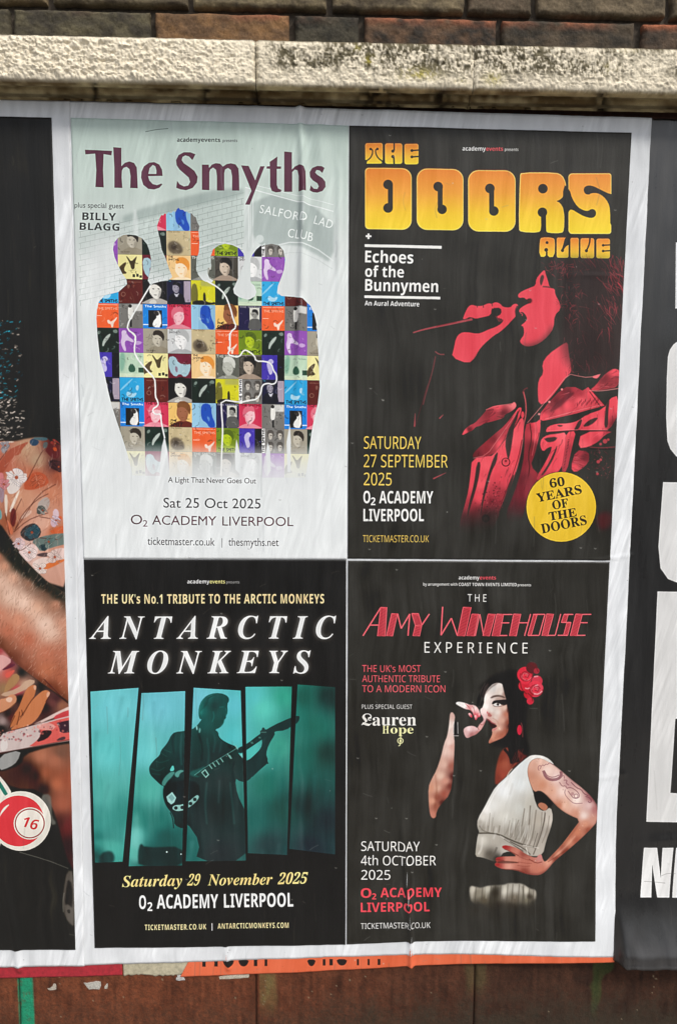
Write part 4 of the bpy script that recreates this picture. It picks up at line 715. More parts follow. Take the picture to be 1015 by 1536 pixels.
    c.poly(Z(*f, [(418, 448), (430, 415), (460, 405), (500, 402), (560, 398), (592, 412), (575, 440), (545, 456), (510, 450), (470, 432), (445, 440)]), (34, 26, 26), .96, .5)
    c.poly(Z(*f, [(432, 452), (455, 432), (490, 436), (512, 450), (486, 464), (452, 464)]), (222, 220, 216), .95, .3); c.disc((670 + 478 / 6.344, 985 + 446 / 6.344), 2.0, (58, 50, 46), .95, .3); c.line(Z(*f, [(430, 455), (455, 468), (500, 464), (540, 456)]), .8, (92, 66, 60), .8, .3)
    c.poly(Z(*f, [(305, 470), (320, 420), (338, 400), (346, 430), (334, 455)]), (36, 28, 28), .95, .5)
    c.poly(Z(*f, [(378, 545), (392, 520), (404, 535), (424, 552), (410, 566), (388, 562)]), (168, 96, 92), .85, .5); c.poly(Z(*f, [(370, 520), (382, 510), (386, 530), (374, 540)]), (196, 70, 80), .8, .4)
    c.poly(Z(*f, [(372, 580), (392, 590), (420, 622), (448, 632), (472, 652), (455, 668), (430, 676), (412, 660), (398, 630)]), (58, 26, 30), .97, .5)
    c.line(Z(*f, [(372, 586), (400, 600), (425, 622), (455, 634)]), 1.6, (150, 72, 78), .8, .4); c.poly(Z(*f, [(420, 686), (445, 680), (472, 660), (464, 684), (436, 698)]), (206, 120, 124), .95, .4)
    c.line(Z(*f, [(428, 575), (470, 600), (495, 650)]), 1.4, (190, 140, 126), .6, .6); c.line(Z(*f, [(486, 665), (500, 690)]), 1.4, (236, 214, 200), .7, .6)
    # hair over the face
    for p, w_ in (([(550, 240), (560, 330), (600, 420), (600, 560), (596, 700)], 4), ([(540, 260), (590, 460), (606, 640), (580, 780), (600, 900)], 6), ([(600, 300), (660, 500), (640, 700), (620, 900), (640, 1000)], 14), ([(700, 400), (690, 600), (720, 800), (740, 900)], 10), ([(520, 235), (440, 220), (360, 300), (335, 380)], 4), ([(350, 300), (300, 380), (290, 460)], 5), ([(540, 870), (590, 930), (620, 1010)], 4)):
        c.line(Z(*f, p), w_, hair, .95, .6)
    rg = random.Random(8)
    for _ in range(46):
        x = rg.uniform(560, 740); y = rg.uniform(250, 780); c.line(Z(*f, [(x, y), (x + rg.uniform(-10, 14), y + 70), (x + rg.uniform(-20, 24), y + 150)]), .6, rg.choice([(70, 62, 60), (56, 50, 50), (18, 16, 16)]), .5, .3)
    for _ in range(16):
        x = rg.uniform(640, 720); y = rg.uniform(860, 960); c.line(Z(*f, [(x, y), (x - 14, y + 40), (x - 40, y + 90)]), .8, rg.choice([(112, 60, 56), (40, 28, 28), (88, 48, 46)]), .6, .3)
    for _ in range(14):
        x = rg.uniform(300, 350); c.line(Z(*f, [(x + 50, 250 + rg.uniform(-20, 20)), (x + 20, 290), (x, 350 + rg.uniform(0, 60))]), .6, (76, 66, 64), .45, .3)
    c.scope(face)
    c.line(Z(*f, [(585, 480), (600, 600), (585, 710), (540, 775), (440, 812), (395, 830)]), 3.2, (96, 46, 40), .7, 1.2); c.line(Z(*f, [(480, 235), (400, 290), (350, 350)]), 2.0, (60, 44, 40), .6, .8)
    c.poly(Z(*f, [(470, 700), (520, 690), (560, 720), (500, 770), (430, 790)]), (150, 86, 68), .45, 1.4)
    c.scope(None)
    # roses
    petals = ((735, 165, 75, (206, 50, 66)), (800, 100, 55, (84, 36, 40)), (845, 130, 28, (150, 46, 56)), (850, 225, 52, (196, 60, 76)), (830, 300, 78, (214, 62, 78)), (725, 270, 52, (200, 50, 64)), (770, 350, 46, (186, 44, 58)), (785, 415, 34, (200, 54, 70)), (740, 200, 58, (216, 58, 74)), (875, 290, 34, (212, 74, 90)))
    for x, y, r, q in petals: c.disc((670 + x / 6.344, 985 + y / 6.344), r / 6.344, q, 1, .5)
    for i in range(5):
        for (cx, cy, r0) in ((745, 175, 58), (840, 305, 64)):
            r = r0 * (1 - i * .19); an = i * 1.3; P = [(cx + r * math.cos(an + t) * 1.0, cy + r * math.sin(an + t) * .9) for t in np.linspace(0, 3.6, 9)]
            c.line(Z(*f, P), 1.1, (118, 26, 40), .75, .3); P = [(cx + r * .9 * math.cos(an + t + .3), cy + r * .8 * math.sin(an + t + .3)) for t in np.linspace(0, 1.6, 6)]; c.line(Z(*f, P), 1.2, lo, .6, .4)
    for p in ([(820, 345), (860, 352), (900, 320)], [(830, 270), (860, 262)], [(735, 292), (760, 300), (780, 290)], [(820, 185), (860, 180)]): c.line(Z(*f, p), 1.7, (236, 176, 180), .8, .5)
    for p in ([(760, 340), (800, 370), (810, 420)], [(690, 230), (700, 300), (750, 350)], [(790, 130), (815, 190)], [(790, 60), (840, 90), (860, 140)]): c.line(Z(*f, p), 1.3, (96, 24, 34), .8, .4)
    c.disc((670 + 684 / 6.344, 985 + 690 / 6.344), 3.6, (196, 50, 70), 1, .4, ry=7.6); c.line(Z(*f, [(698, 620), (712, 660), (714, 760)]), 1.4, (150, 84, 84), .7, .5)
    # arm with the microphone
    c.poly(Z(*h, [(298, 262), (322, 248), (350, 288), (342, 340), (336, 430), (336, 490), (345, 560), (338, 700), (328, 900), (300, 1080), (200, 1190), (160, 1260), (155, 1318), (120, 1328), (95, 1290), (82, 1180), (78, 1010), (110, 930), (160, 840), (208, 700), (240, 560), (268, 500), (285, 400), (293, 320)]),
           I(h, ((325, 280, (206, 170, 160)), (300, 400, (232, 216, 208)), (325, 420, (214, 190, 182)), (290, 560, (226, 200, 190)), (260, 640, (220, 190, 178)), (320, 600, (206, 160, 148)), (230, 780, (214, 176, 160)), (320, 800, (150, 90, 78)), (200, 900, (222, 188, 170)), (170, 1020, (210, 168, 148)), (110, 1020, (196, 140, 116)),
                 (250, 950, (206, 150, 132)), (300, 1000, (110, 56, 50)), (240, 1080, (160, 90, 76)), (180, 1120, (140, 80, 68)), (120, 1150, (206, 150, 126)), (125, 1290, (188, 124, 106)), (220, 1170, (84, 44, 40)), (330, 900, (80, 40, 38)), (160, 1200, (150, 92, 76)))), 1, .6)
    c.line(Z(*h, [(148, 880), (160, 1000), (165, 1120)]), 1.8, (160, 104, 84), .6, .8)
    c.poly(Z(*h, [(335, 345), (380, 350), (385, 490), (332, 492)]), (30, 28, 28), 1, .4); c.line(Z(*h, [(374, 350), (378, 470)]), 1.2, (190, 188, 186), .8, .3); c.line(Z(*h, [(328, 490), (385, 490)]), 1.2, (196, 190, 188), .8, .3); c.line(Z(*h, [(336, 345), (333, 470)]), 1, (236, 232, 228), .8, .3)
    c.poly(Z(*h, [(350, 165), (372, 145), (420, 150), (470, 165), (500, 178), (545, 178), (585, 215), (600, 260), (598, 300), (580, 300), (560, 330), (540, 290), (520, 240), (490, 225), (455, 222), (400, 195)]), I(h, ((380, 165, (232, 230, 228)), (440, 180, (236, 230, 228)), (500, 200, (214, 150, 150)), (540, 210, (238, 216, 212)), (590, 240, (224, 184, 182)), (560, 290, (206, 90, 98)), (590, 290, (200, 84, 92)))), 1, .4)
    for p in ([(478, 265), (500, 255), (525, 285), (520, 310), (495, 295)], [(540, 285), (560, 275), (572, 310), (556, 340)], [(580, 270), (604, 255), (606, 290), (592, 305)]): c.poly(Z(*h, p), [(*Z(*h, [p[0]])[0], (232, 180, 180)), (*Z(*h, [p[3]])[0], (196, 66, 78))], 1, .3)
    for p in ([(470, 180), (500, 220), (520, 250)], [(520, 185), (545, 230), (548, 280)], [(450, 165), (490, 200)]): c.line(Z(*h, p), .9, (176, 84, 88), .75, .3)
    c.poly(Z(*h, [(600, 215), (640, 205), (668, 250), (672, 290), (655, 350), (620, 420), (590, 450), (560, 478), (520, 492), (470, 518), (445, 490), (430, 430), (455, 402), (500, 388), (545, 392), (575, 415), (590, 380), (610, 360), (640, 330), (625, 290), (605, 270)]),
           I(h, ((640, 240, (232, 212, 208)), (660, 300, (214, 180, 178)), (635, 340, (196, 150, 150)), (610, 400, (206, 150, 146)), (560, 420, (216, 180, 180)), (490, 420, (228, 202, 202)), (460, 460, (204, 164, 162)), (520, 480, (170, 112, 110)), (575, 460, (176, 116, 112)))), 1, .5)
    c.line(Z(*h, [(600, 370), (625, 385), (655, 345)]), 1, (140, 70, 72), .7, .3); c.line(Z(*h, [(575, 400), (590, 430)]), 1, (130, 70, 70), .7, .3)
    # dress
    dress = Z(*b, [(465, 62), (500, 50), (560, 55), (612, 80), (648, 122), (620, 112), (560, 78), (520, 73), (482, 92), (464, 130), (460, 180), (475, 240), (500, 310), (512, 370), (532, 420), (575, 442), (620, 408), (637, 480), (620, 560), (590, 640), (565, 745), (500, 752), (440, 740), (380, 720), (300, 720), (270, 760), (240, 792), (200, 778), (145, 758), (100, 755), (105, 690), (118, 600), (130, 590), (112, 545), (118, 490), (165, 410), (200, 340), (240, 270), (320, 200), (385, 130)])
    c.poly(dress, I(b, ((430, 130, (222, 226, 226)), (500, 60, (226, 224, 220)), (400, 250, (222, 226, 226)), (300, 300, (226, 228, 228)), (220, 400, (222, 222, 218)), (150, 480, (216, 212, 204)), (300, 480, (208, 206, 198)), (400, 420, (202, 202, 196)), (470, 400, (188, 184, 174)), (150, 560, (150, 144, 134)), (240, 565, (168, 162, 152)), (350, 580, (148, 142, 132)), (440, 600, (134, 128, 118)), (180, 430, (232, 230, 226)), (350, 500, (196, 194, 186)), (125, 520, (170, 164, 154)),
        (540, 500, (176, 168, 156)), (610, 500, (196, 188, 178)), (590, 580, (150, 142, 132)), (500, 680, (170, 162, 152)), (420, 700, (150, 142, 132)), (150, 640, (200, 196, 186)), (230, 640, (176, 170, 160)), (120, 730, (172, 166, 154)), (200, 740, (92, 86, 78)), (300, 700, (186, 180, 170)), (330, 740, (202, 198, 190)), (540, 730, (176, 168, 158)), (250, 770, (60, 56, 52)))), 1, .5)
    c.scope(dress)
    for p, w_, q, al in (([(200, 590), (150, 575), (128, 540)], 1.6, (110, 104, 94), .7), ([(125, 592), (200, 592), (262, 600), (345, 640), (430, 672), (520, 692)], 2.2, (70, 64, 56), .85), ([(440, 420), (420, 560), (375, 640)], 1.8, (118, 110, 100), .7), ([(480, 400), (470, 560), (430, 668)], 2, (108, 100, 90), .75), ([(520, 430), (500, 600), (470, 680)], 1.8, (120, 112, 102), .7),
                         ([(400, 500), (370, 580), (340, 630)], 1.6, (126, 118, 108), .6), ([(340, 500), (330, 560), (300, 610)], 1.8, (134, 128, 118), .6), ([(270, 540), (262, 590)], 2, (120, 114, 104), .7), ([(230, 545), (222, 590)], 1.6, (120, 114, 104), .6), ([(190, 540), (185, 585)], 1.6, (126, 120, 110), .6), ([(560, 445), (555, 560), (510, 700)], 1.6, (130, 122, 112), .7),
                         ([(582, 450), (575, 520), (540, 640), (500, 740)], 1.6, (84, 76, 68), .8), ([(300, 630), (380, 680), (430, 720)], 2.4, (76, 70, 62), .75), ([(270, 610), (350, 660), (420, 700)], 1.4, (210, 206, 198), .7), ([(340, 650), (440, 700), (480, 740)], 1.6, (60, 54, 48), .7), ([(250, 690), (230, 740), (200, 770)], 3, (90, 84, 76), .6),
                         ([(450, 690), (465, 740)], 1.2, (226, 220, 210), .8), ([(430, 675), (540, 695)], 1.6, (206, 200, 190), .8), ([(150, 620), (145, 700), (120, 740)], 3, (214, 210, 202), .5), ([(460, 450), (450, 560), (410, 650)], 1.2, (214, 210, 202), .6), ([(505, 430), (490, 600), (450, 680)], 1.2, (206, 200, 192), .6), ([(330, 210), (240, 300), (180, 430)], 2.2, (238, 238, 236), .5), ([(530, 590), (500, 690)], 1.1, (60, 54, 48), .7), ([(610, 470), (600, 560), (560, 660)], 1.2, (120, 112, 102), .6)):
        c.line(Z(*b, p), w_, q, al, .5)
    for _ in range(26):
        x = rg.uniform(160, 520); y = 560 + (x - 160) * .22; c.line(Z(*b, [(x + 10, y - rg.uniform(60, 130)), (x, y + 10)]), rg.uniform(.6, 1.3), rg.choice([(126, 120, 110), (216, 212, 204), (150, 144, 134)]), .5, .4)
    c.scope(None)
    c.poly(Z(*b, [(500, 310), (545, 300), (600, 340), (640, 380), (622, 410), (605, 410), (575, 380), (535, 372), (520, 390)]), (34, 30, 28), 1, .6); c.poly(Z(*b, [(528, 400), (545, 378), (580, 385), (604, 412), (585, 438), (560, 430)]), (176, 116, 92), 1, .5)
    c.line(Z(*b, [(580, 440), (575, 500), (560, 560)]), 1, (96, 88, 80), .8, .2)
    for _ in range(60):
        x = rg.uniform(130, 600); y = rg.uniform(150, 560); c.scope(dress) if _ == 0 else None; c.line(Z(*b, [(x, y), (x - 8, y + 40), (x - 22, y + 80)]), rg.uniform(.8, 3), rg.choice([(176, 174, 168), (238, 238, 236), (196, 194, 188)]), rg.uniform(.12, .35), .8)
    c.scope(None)
    # tattooed arm and the hand on the hip
    arm = Z(*b, [(462, 130), (482, 92), (520, 73), (562, 77), (625, 110), (680, 150), (760, 220), (850, 290), (910, 350), (947, 412), (944, 510), (900, 560), (840, 620), (760, 690), (700, 740), (640, 790), (600, 840), (562, 872), (520, 884), (440, 872), (380, 846), (290, 842), (240, 822), (232, 804), (250, 795), (236, 772), (262, 756), (330, 752), (392, 752), (330, 712), (290, 700), (283, 682), (320, 674), (398, 698), (450, 738), (520, 765), (535, 742), (556, 735), (566, 775), (582, 792), (622, 750), (690, 680), (742, 610), (780, 560), (826, 500), (740, 462), (680, 422), (632, 372), (582, 318), (542, 294), (505, 310), (475, 240), (460, 180)])
    c.poly(arm, I(b, ((500, 120, (206, 160, 142)), (540, 90, (216, 178, 162)), (480, 200, (190, 136, 114)), (520, 240, (204, 150, 126)), (600, 160, (232, 206, 196)), (660, 210, (226, 200, 194)), (560, 260, (196, 138, 112)), (620, 300, (212, 162, 140)), (700, 300, (232, 206, 196)), (740, 250, (190, 150, 148)), (800, 360, (236, 220, 212)), (720, 400, (218, 176, 156)), (680, 400, (186, 124, 100)),
        (790, 460, (196, 140, 118)), (880, 400, (216, 186, 182)), (900, 350, (150, 96, 100)), (850, 470, (226, 204, 196)), (930, 430, (176, 120, 118)), (920, 500, (196, 144, 128)), (860, 530, (200, 140, 116)), (880, 570, (146, 80, 64)), (800, 580, (190, 122, 96)), (800, 640, (160, 92, 74)), (740, 640, (206, 142, 116)), (720, 720, (132, 70, 58)), (660, 720, (200, 134, 110)), (660, 770, (128, 66, 54)),
        (600, 790, (206, 146, 124)), (560, 850, (188, 118, 98)), (500, 820, (186, 118, 100)), (440, 790, (176, 108, 92)), (440, 860, (130, 66, 56)), (380, 770, (196, 130, 112)), (330, 770, (196, 130, 114)), (270, 770, (150, 62, 56)), (330, 820, (206, 146, 130)), (260, 818, (150, 66, 60)), (380, 715, (190, 122, 106)), (310, 688, (156, 58, 56)), (430, 735, (140, 74, 64)), (550, 755, (190, 126, 122)))), 1, .5)
    for p in ([(250, 792), (330, 790), (400, 796)], [(300, 702), (350, 722), (400, 748)], [(240, 775), (300, 782)], [(470, 770), (520, 800), (560, 790)], [(290, 842), (380, 842), (440, 868)]): c.line(Z(*b, p), 1.1, (92, 38, 34), .7, .5)
    c.poly(Z(*b, [(250, 790), (300, 782), (395, 790), (390, 800), (260, 803)]), (70, 50, 44), .55, .6)
    for p in ([(283, 682), (318, 676), (322, 690), (296, 696)], [(240, 764), (272, 756), (276, 768), (250, 774)], [(236, 806), (262, 800), (270, 814), (250, 820)]): c.poly(Z(*b, p), (156, 44, 48), .8, .4)
    c.scope(arm)
    c.line(Z(*b, [(500, 310), (582, 322), (632, 376), (680, 428), (740, 468), (826, 504), (770, 590), (690, 690), (600, 780)]), 3.2, (120, 60, 46), .5, 1.4)
    c.line(Z(*b, [(640, 110), (760, 212), (850, 284), (915, 350), (950, 420), (946, 520), (890, 590), (760, 705), (640, 800), (560, 878), (440, 876)]), 3.0, (96, 44, 46), .6, 1.3)
    for _ in range(150):
        x, y = rg.uniform(460, 940), rg.uniform(80, 870); c.disc((690 + x / 4.614, 1120 + y / 4.614), rg.uniform(.4, 1.2), rg.choice([(140, 84, 68), (240, 214, 200)]), rg.uniform(.1, .3), .2)
    c.line(Z(*b, [(640, 760), (720, 690), (790, 610)]), 1.6, (240, 196, 172), .5, .8); c.line(Z(*b, [(600, 790), (680, 740), (740, 700)]), 1.0, (112, 56, 44), .6, .5)
    for p in ([(400, 752), (450, 775), (500, 780)], [(395, 790), (450, 800), (490, 800)], [(390, 815), (440, 822), (480, 818)]): c.line(Z(*b, p), .9, (120, 58, 48), .6, .4)
    c.scope(None)
    tt = (116, 66, 76)
    for p, w_ in (([(540, 160), (530, 140), (545, 120), (555, 135), (545, 150)], .9), ([(552, 132), (566, 118), (574, 130), (588, 112), (596, 122), (612, 104), (624, 112), (640, 120)], .9), ([(570, 160), (585, 205), (620, 225), (670, 220), (695, 195), (690, 165)], 4.2), ([(578, 165), (600, 200), (640, 208), (680, 190)], 1.2), ([(680, 240), (700, 270), (720, 262), (735, 285)], 1.1), ([(710, 225), (735, 225), (725, 245), (745, 260)], 1.2),
                  ([(735, 280), (760, 275), (800, 300), (820, 330), (812, 350), (780, 352), (760, 330), (740, 300)], 1.2), ([(720, 290), (715, 320), (745, 360), (785, 390), (840, 385)], .9), ([(760, 240), (800, 280), (830, 290), (850, 320), (880, 335)], 1.6), ([(860, 340), (885, 345), (905, 370), (890, 385), (878, 372)], 1.3), ([(700, 200), (712, 190), (715, 215)], 1)): c.line(Z(*b, p), w_, tt, .7, .3)
    c.disc((690 + 795 / 4.614, 1120 + 335 / 4.614), 3.4, tt, .7, .2, hole=1); c.disc((690 + 770 / 4.614, 1120 + 320 / 4.614), 2.6, (160, 112, 116), .6, .5)
    # lower skirt fading into the dark
    sk = Z(*k, [(95, 588), (150, 600), (205, 612), (260, 592), (330, 585), (430, 582), (485, 562), (560, 565), (622, 566), (700, 618), (758, 628), (768, 690), (745, 790), (640, 835), (400, 835), (250, 812), (110, 770), (88, 660)])
    c.poly(sk, I(k, ((120, 620, (186, 180, 166)), (180, 660, (128, 122, 108)), (280, 620, (176, 172, 158)), (230, 740, (84, 76, 62)), (350, 660, (72, 66, 56)), (440, 640, (188, 184, 172)), (560, 620, (184, 180, 170)), (540, 720, (104, 96, 84)), (660, 640, (194, 188, 174)), (665, 740, (118, 112, 96)), (700, 700, (72, 66, 58)), (745, 660, (146, 140, 128)), (400, 800, (52, 47, 42)), (200, 800, (48, 45, 41)), (620, 820, (52, 48, 43)), (740, 780, (56, 52, 46)), (500, 800, (60, 54, 47)))), 1, .9)
    c.scope(sk, soft=.5)
    for x0 in (150, 215, 300, 345, 400, 470, 520, 585, 630, 690, 735): c.line(Z(*k, [(x0 + 8, 570), (x0, 680), (x0 - 10, 820)]), 1.7, (66, 60, 52), .45, .6)
    for x0 in (120, 260, 440, 550, 660, 750): c.line(Z(*k, [(x0 + 6, 590), (x0, 660), (x0 - 4, 720)]), 2.2, (214, 208, 196), .3, .8)
    c.scope(None)
    c.poly(Z(*k, [(60, 760), (250, 775), (400, 790), (560, 790), (720, 770), (800, 720), (800, 920), (60, 920)]), (53, 51, 47), .95, 5); c.poly(Z(*k, [(320, 590), (420, 590), (390, 700), (360, 830), (280, 830)]), (50, 47, 42), .6, 2.5)
    c.line(Z(*k, [(330, 600), (310, 700), (290, 800)]), 4, (52, 48, 42), .6, 2); c.line(Z(*k, [(625, 590), (640, 700), (640, 800)]), 1.6, (64, 60, 52), .6, 1)
    return c.finish('print_amy')

# ---- neighbouring poster on the left: floral shirt, bare arms, numbered red ball
def print_floral():
    c = Print([(-160, 172), (79, 178), (115, 1422), (-140, 1424)], (38, 37, 33), 15)
    l1, l2, l3, l4, l5 = (0, 460, 5.908), (0, 640, 6.985), (0, 780, 6.98), (0, 960, 6.985), (0, 1120, 4.8)
    rg = random.Random(3)
    for _ in range(620):                                   # sequins
        y = rg.uniform(482, 660); x = rg.gauss(-14 + (y - 480) * .04, 20)
        if x > 36 or x < -150: continue
        teal = y < 600 and rg.random() < .7; g = rg.uniform(.35, 1.2)
        q = (40 * g, 130 * g, 150 * g) if teal else (190 * g, 178 * g, 168 * g); an = rg.uniform(-.9, .4); L = rg.uniform(1, 6.5)
        c.line([(x, y), (x + L * math.cos(an), y + L * math.sin(an))], rg.uniform(.8, 2.4), q, rg.uniform(.5, 1), .2, 0)
    cloth = Z(*l2, [(-1200, 100), (0, 150), (150, 160), (330, 115), (500, 110), (560, 170), (660, 190), (760, 210), (760, 600), (760, 1700), (420, 1600), (150, 1200), (0, 980), (-1200, 300)])
    def I(o, L): return [(*Z(*o, [(x, y)])[0], q) for x, y, q in L]
    c.poly(cloth, I(l2, ((50, 200, (170, 110, 90)), (300, 230, (176, 140, 112)), (50, 400, (168, 92, 72)), (400, 350, (170, 140, 114)), (560, 200, (90, 44, 42)), (600, 400, (70, 40, 42)), (620, 520, (156, 84, 62)), (300, 550, (184, 112, 86)), (380, 520, (176, 92, 66)), (200, 750, (192, 140, 112)), (560, 700, (190, 124, 96)), (300, 720, (190, 138, 112)),
        (450, 800, (196, 150, 128)), (100, 1000, (150, 90, 66)), (450, 1000, (206, 160, 140)), (600, 1100, (176, 104, 76)), (300, 1300, (206, 176, 166)), (600, 1400, (196, 150, 132)), (-100, 400, (160, 80, 66)), (-160, 700, (190, 150, 140)))), 1, .8)
    for p, q in (([(0, 160), (150, 150), (170, 165), (30, 175)], (206, 190, 176)), ([(20, 230), (60, 180), (130, 185), (90, 250), (50, 290)], (134, 134, 140)), ([(0, 400), (90, 250), (240, 180), (330, 150), (240, 240), (230, 290), (150, 310), (60, 480), (0, 500)], (150, 74, 56)), ([(320, 150), (360, 120), (430, 150), (400, 200), (340, 200)], (36, 60, 84)),
                 ([(330, 115), (500, 108), (520, 140), (440, 150)], (66, 96, 104)), ([(460, 220), (470, 160), (520, 160), (500, 230)], (84, 92, 92)), ([(480, 240), (560, 190), (640, 230), (640, 330), (560, 330), (520, 290)], (92, 42, 44)), ([(520, 360), (580, 340), (645, 370), (645, 470), (580, 450), (530, 420)], (52, 34, 38)), ([(560, 220), (600, 210), (615, 250), (585, 260)], (190, 84, 50)),
                 ([(0, 480), (50, 480), (65, 560), (30, 620), (0, 600)], (196, 120, 124)), ([(80, 540), (110, 470), (140, 455), (160, 500), (230, 490), (290, 485), (300, 510), (250, 600), (200, 680), (130, 710), (90, 680)], (214, 208, 204)), ([(240, 650), (330, 500), (400, 470), (480, 490), (525, 560), (520, 600), (430, 640), (340, 665)], (172, 80, 54)),
                 ([(0, 640), (60, 620), (60, 780), (20, 800)], (150, 130, 142)), ([(60, 700), (100, 720), (90, 960), (70, 900)], (216, 204, 190)), ([(110, 880), (170, 730), (230, 640), (200, 740), (130, 900)], (226, 214, 200)), ([(130, 870), (160, 845), (185, 880), (185, 980), (160, 1060), (120, 1000)], (100, 44, 42)), ([(0, 850), (30, 870), (40, 960), (0, 975)], (100, 156, 160)),
                 ([(80, 960), (120, 1000), (160, 1090), (140, 1140), (90, 1060)], (196, 110, 80)), ([(400, 810), (460, 750), (510, 730), (540, 780), (520, 850), (480, 900), (420, 920)], (166, 156, 150)), ([(400, 830), (470, 820), (500, 880), (400, 930)], (70, 74, 70)), ([(220, 960), (290, 880), (350, 870), (340, 910), (270, 960)], (206, 172, 154)), ([(560, 900), (590, 850), (630, 880), (630, 950), (590, 970)], (204, 182, 192)),
                 ([(540, 980), (590, 960), (620, 1000), (590, 1055), (550, 1040)], (196, 170, 184)), ([(620, 940), (660, 930), (660, 980), (630, 980)], (200, 90, 56)), ([(500, 1110), (640, 1035), (740, 1040), (740, 1130)], (190, 92, 58)), ([(220, 1120), (260, 1050), (340, 1010), (390, 1010), (450, 1080), (430, 1150), (340, 1200), (270, 1180)], (44, 44, 46)), ([(340, 1030), (400, 1020), (440, 1090), (400, 1160), (350, 1140)], (50, 84, 96)),
                 ([(340, 1200), (430, 1150), (640, 1110), (730, 1120), (730, 1220), (560, 1260), (440, 1310), (400, 1250)], (92, 112, 108)), ([(410, 1240), (500, 1220), (480, 1260), (520, 1270), (470, 1310)], (40, 54, 58)), ([(160, 1200), (210, 1150), (270, 1180), (280, 1240), (200, 1280)], (206, 178, 184)), ([(190, 1290), (340, 1215), (415, 1260), (400, 1340), (330, 1410), (270, 1400)], (214, 192, 188)),
                 ([(400, 1330), (500, 1310), (530, 1330), (500, 1365), (400, 1350)], (70, 58, 60)), ([(510, 1330), (620, 1260), (740, 1280), (740, 1400), (560, 1400)], (208, 184, 178)), ([(330, 1430), (450, 1360), (540, 1370), (540, 1440), (480, 1530), (420, 1535)], (210, 190, 182)), ([(450, 1460), (550, 1410), (740, 1370), (600, 1450), (480, 1500)], (200, 104, 54))):
        c.poly(Z(*l2, p), q, .92, .5)
    for p in ([(640 * .47, 560), (400, 360), (465, 240)], [(170, 1080), (260, 950), (420, 700), (600, 600)], [(160, 1100), (300, 980), (420, 930), (520, 900)], [(180, 1060), (260, 900), (400, 760), (520, 700)], [(0, 370), (90, 250)], [(120, 1130), (90, 1000), (70, 900)], [(240, 750), (170, 900), (140, 1000)], [(340, 1215), (250, 1290), (210, 1290)], [(430, 1160), (620, 1180)], [(430, 940), (540, 960)]):
        c.line(Z(*l2, p), 1.1, (72, 38, 32), .75, .4)
    def bloom(x, y, r, q, n=5, a0=0):
        dkq = tuple(v * .55 for v in q)
        for i in range(n):
            an = a0 + i * 6.283 / n; cx, cy = x + r * .55 * math.cos(an), y + r * .55 * math.sin(an); P = [(cx + r * .55 * math.cos(t) * (1 + .15 * math.sin(3 * t)), cy + r * .42 * math.sin(t + an * .3)) for t in np.linspace(0, 6.28, 10)[:-1]]
            c.poly(P, q, .95, .25); c.line(P + P[:1], .5, dkq, .55, .1)
            for k in (-.3, 0, .3): c.line([(x, y), (x + r * .9 * math.cos(an + k), y + r * .9 * math.sin(an + k))], .5, dkq, .4, .1)
        c.disc((x, y), r * .18, (150, 70, 46), .9, .2)
    for (x, y, r, q, n) in ((27, 716, 15, (216, 206, 204), 4), (85, 665, 7, (140, 60, 52), 5), (90, 700, 9, (70, 44, 46), 6), (58, 722, 11, (178, 92, 66), 5), (86, 780, 8, (204, 184, 196), 5), (50, 798, 11, (54, 78, 86), 6), (30, 815, 9, (206, 182, 184), 5), (46, 828, 11, (214, 196, 192), 5), (84, 835, 11, (210, 188, 180), 5), (62, 852, 10, (214, 196, 188), 4), (8, 726, 9, (196, 126, 130), 5), (75, 812, 9, (96, 118, 114), 4), (66, 765, 7, (150, 146, 140), 4), (10, 668, 7, (140, 138, 144), 4)):
        bloom(x, y, r, q, n, x)
    for _ in range(260):                                   # watercolour veins
        x = rg.uniform(0, 640); y = rg.uniform(200, 1500); an = rg.uniform(-1.6, -.4)
        c.line(Z(*l2, [(x, y), (x + 30 * math.cos(an), y + 40 * math.sin(an)), (x + 70 * math.cos(an - .3), y + 80 * math.sin(an))]), .8, rg.choice([(120, 66, 54), (228, 206, 190), (96, 52, 46), (214, 170, 150)]), .3, .4)
    # forearm
    arm = Z(*l3, [(-1200, -600), (0, 100), (120, 220), (260, 400), (440, 580), (560, 680), (690, 760), (800, 820), (800, 1000), (800, 1950), (730, 1890), (600, 1800), (420, 1680), (160, 1480), (0, 1300), (-1200, 600)])
    c.poly(arm, I(l3, ((0, 160, (30, 34, 30)), (60, 300, (40, 42, 36)), (150, 380, (34, 38, 34)), (0, 380, (170, 116, 92)), (60, 480, (196, 144, 118)), (150, 600, (204, 158, 134)), (200, 470, (60, 56, 48)), (300, 520, (36, 40, 36)), (330, 640, (150, 108, 88)), (420, 640, (52, 52, 46)), (500, 740, (120, 88, 72)), (600, 780, (60, 56, 48)), (690, 860, (90, 68, 56)), (600, 880, (176, 124, 100)),
        (0, 640, (206, 164, 142)), (120, 800, (214, 180, 160)), (250, 850, (218, 184, 164)), (480, 1080, (220, 188, 170)), (400, 920, (200, 152, 126)), (540, 1180, (212, 176, 156)), (650, 1100, (190, 136, 112)), (200, 1050, (196, 134, 108)), (100, 1150, (178, 108, 84)), (0, 1000, (190, 126, 102)), (300, 1250, (172, 100, 76)), (500, 1400, (178, 108, 84)), (650, 1400, (176, 112, 90)),
        (0, 1280, (110, 66, 50)), (160, 1440, (110, 62, 48)), (300, 1560, (130, 74, 56)), (500, 1560, (178, 108, 80)), (650, 1640, (172, 104, 80)), (720, 1860, (140, 84, 62)), (560, 1740, (120, 66, 48)), (-200, 300, (200, 150, 124)))), 1, .8)
    c.scope(arm)
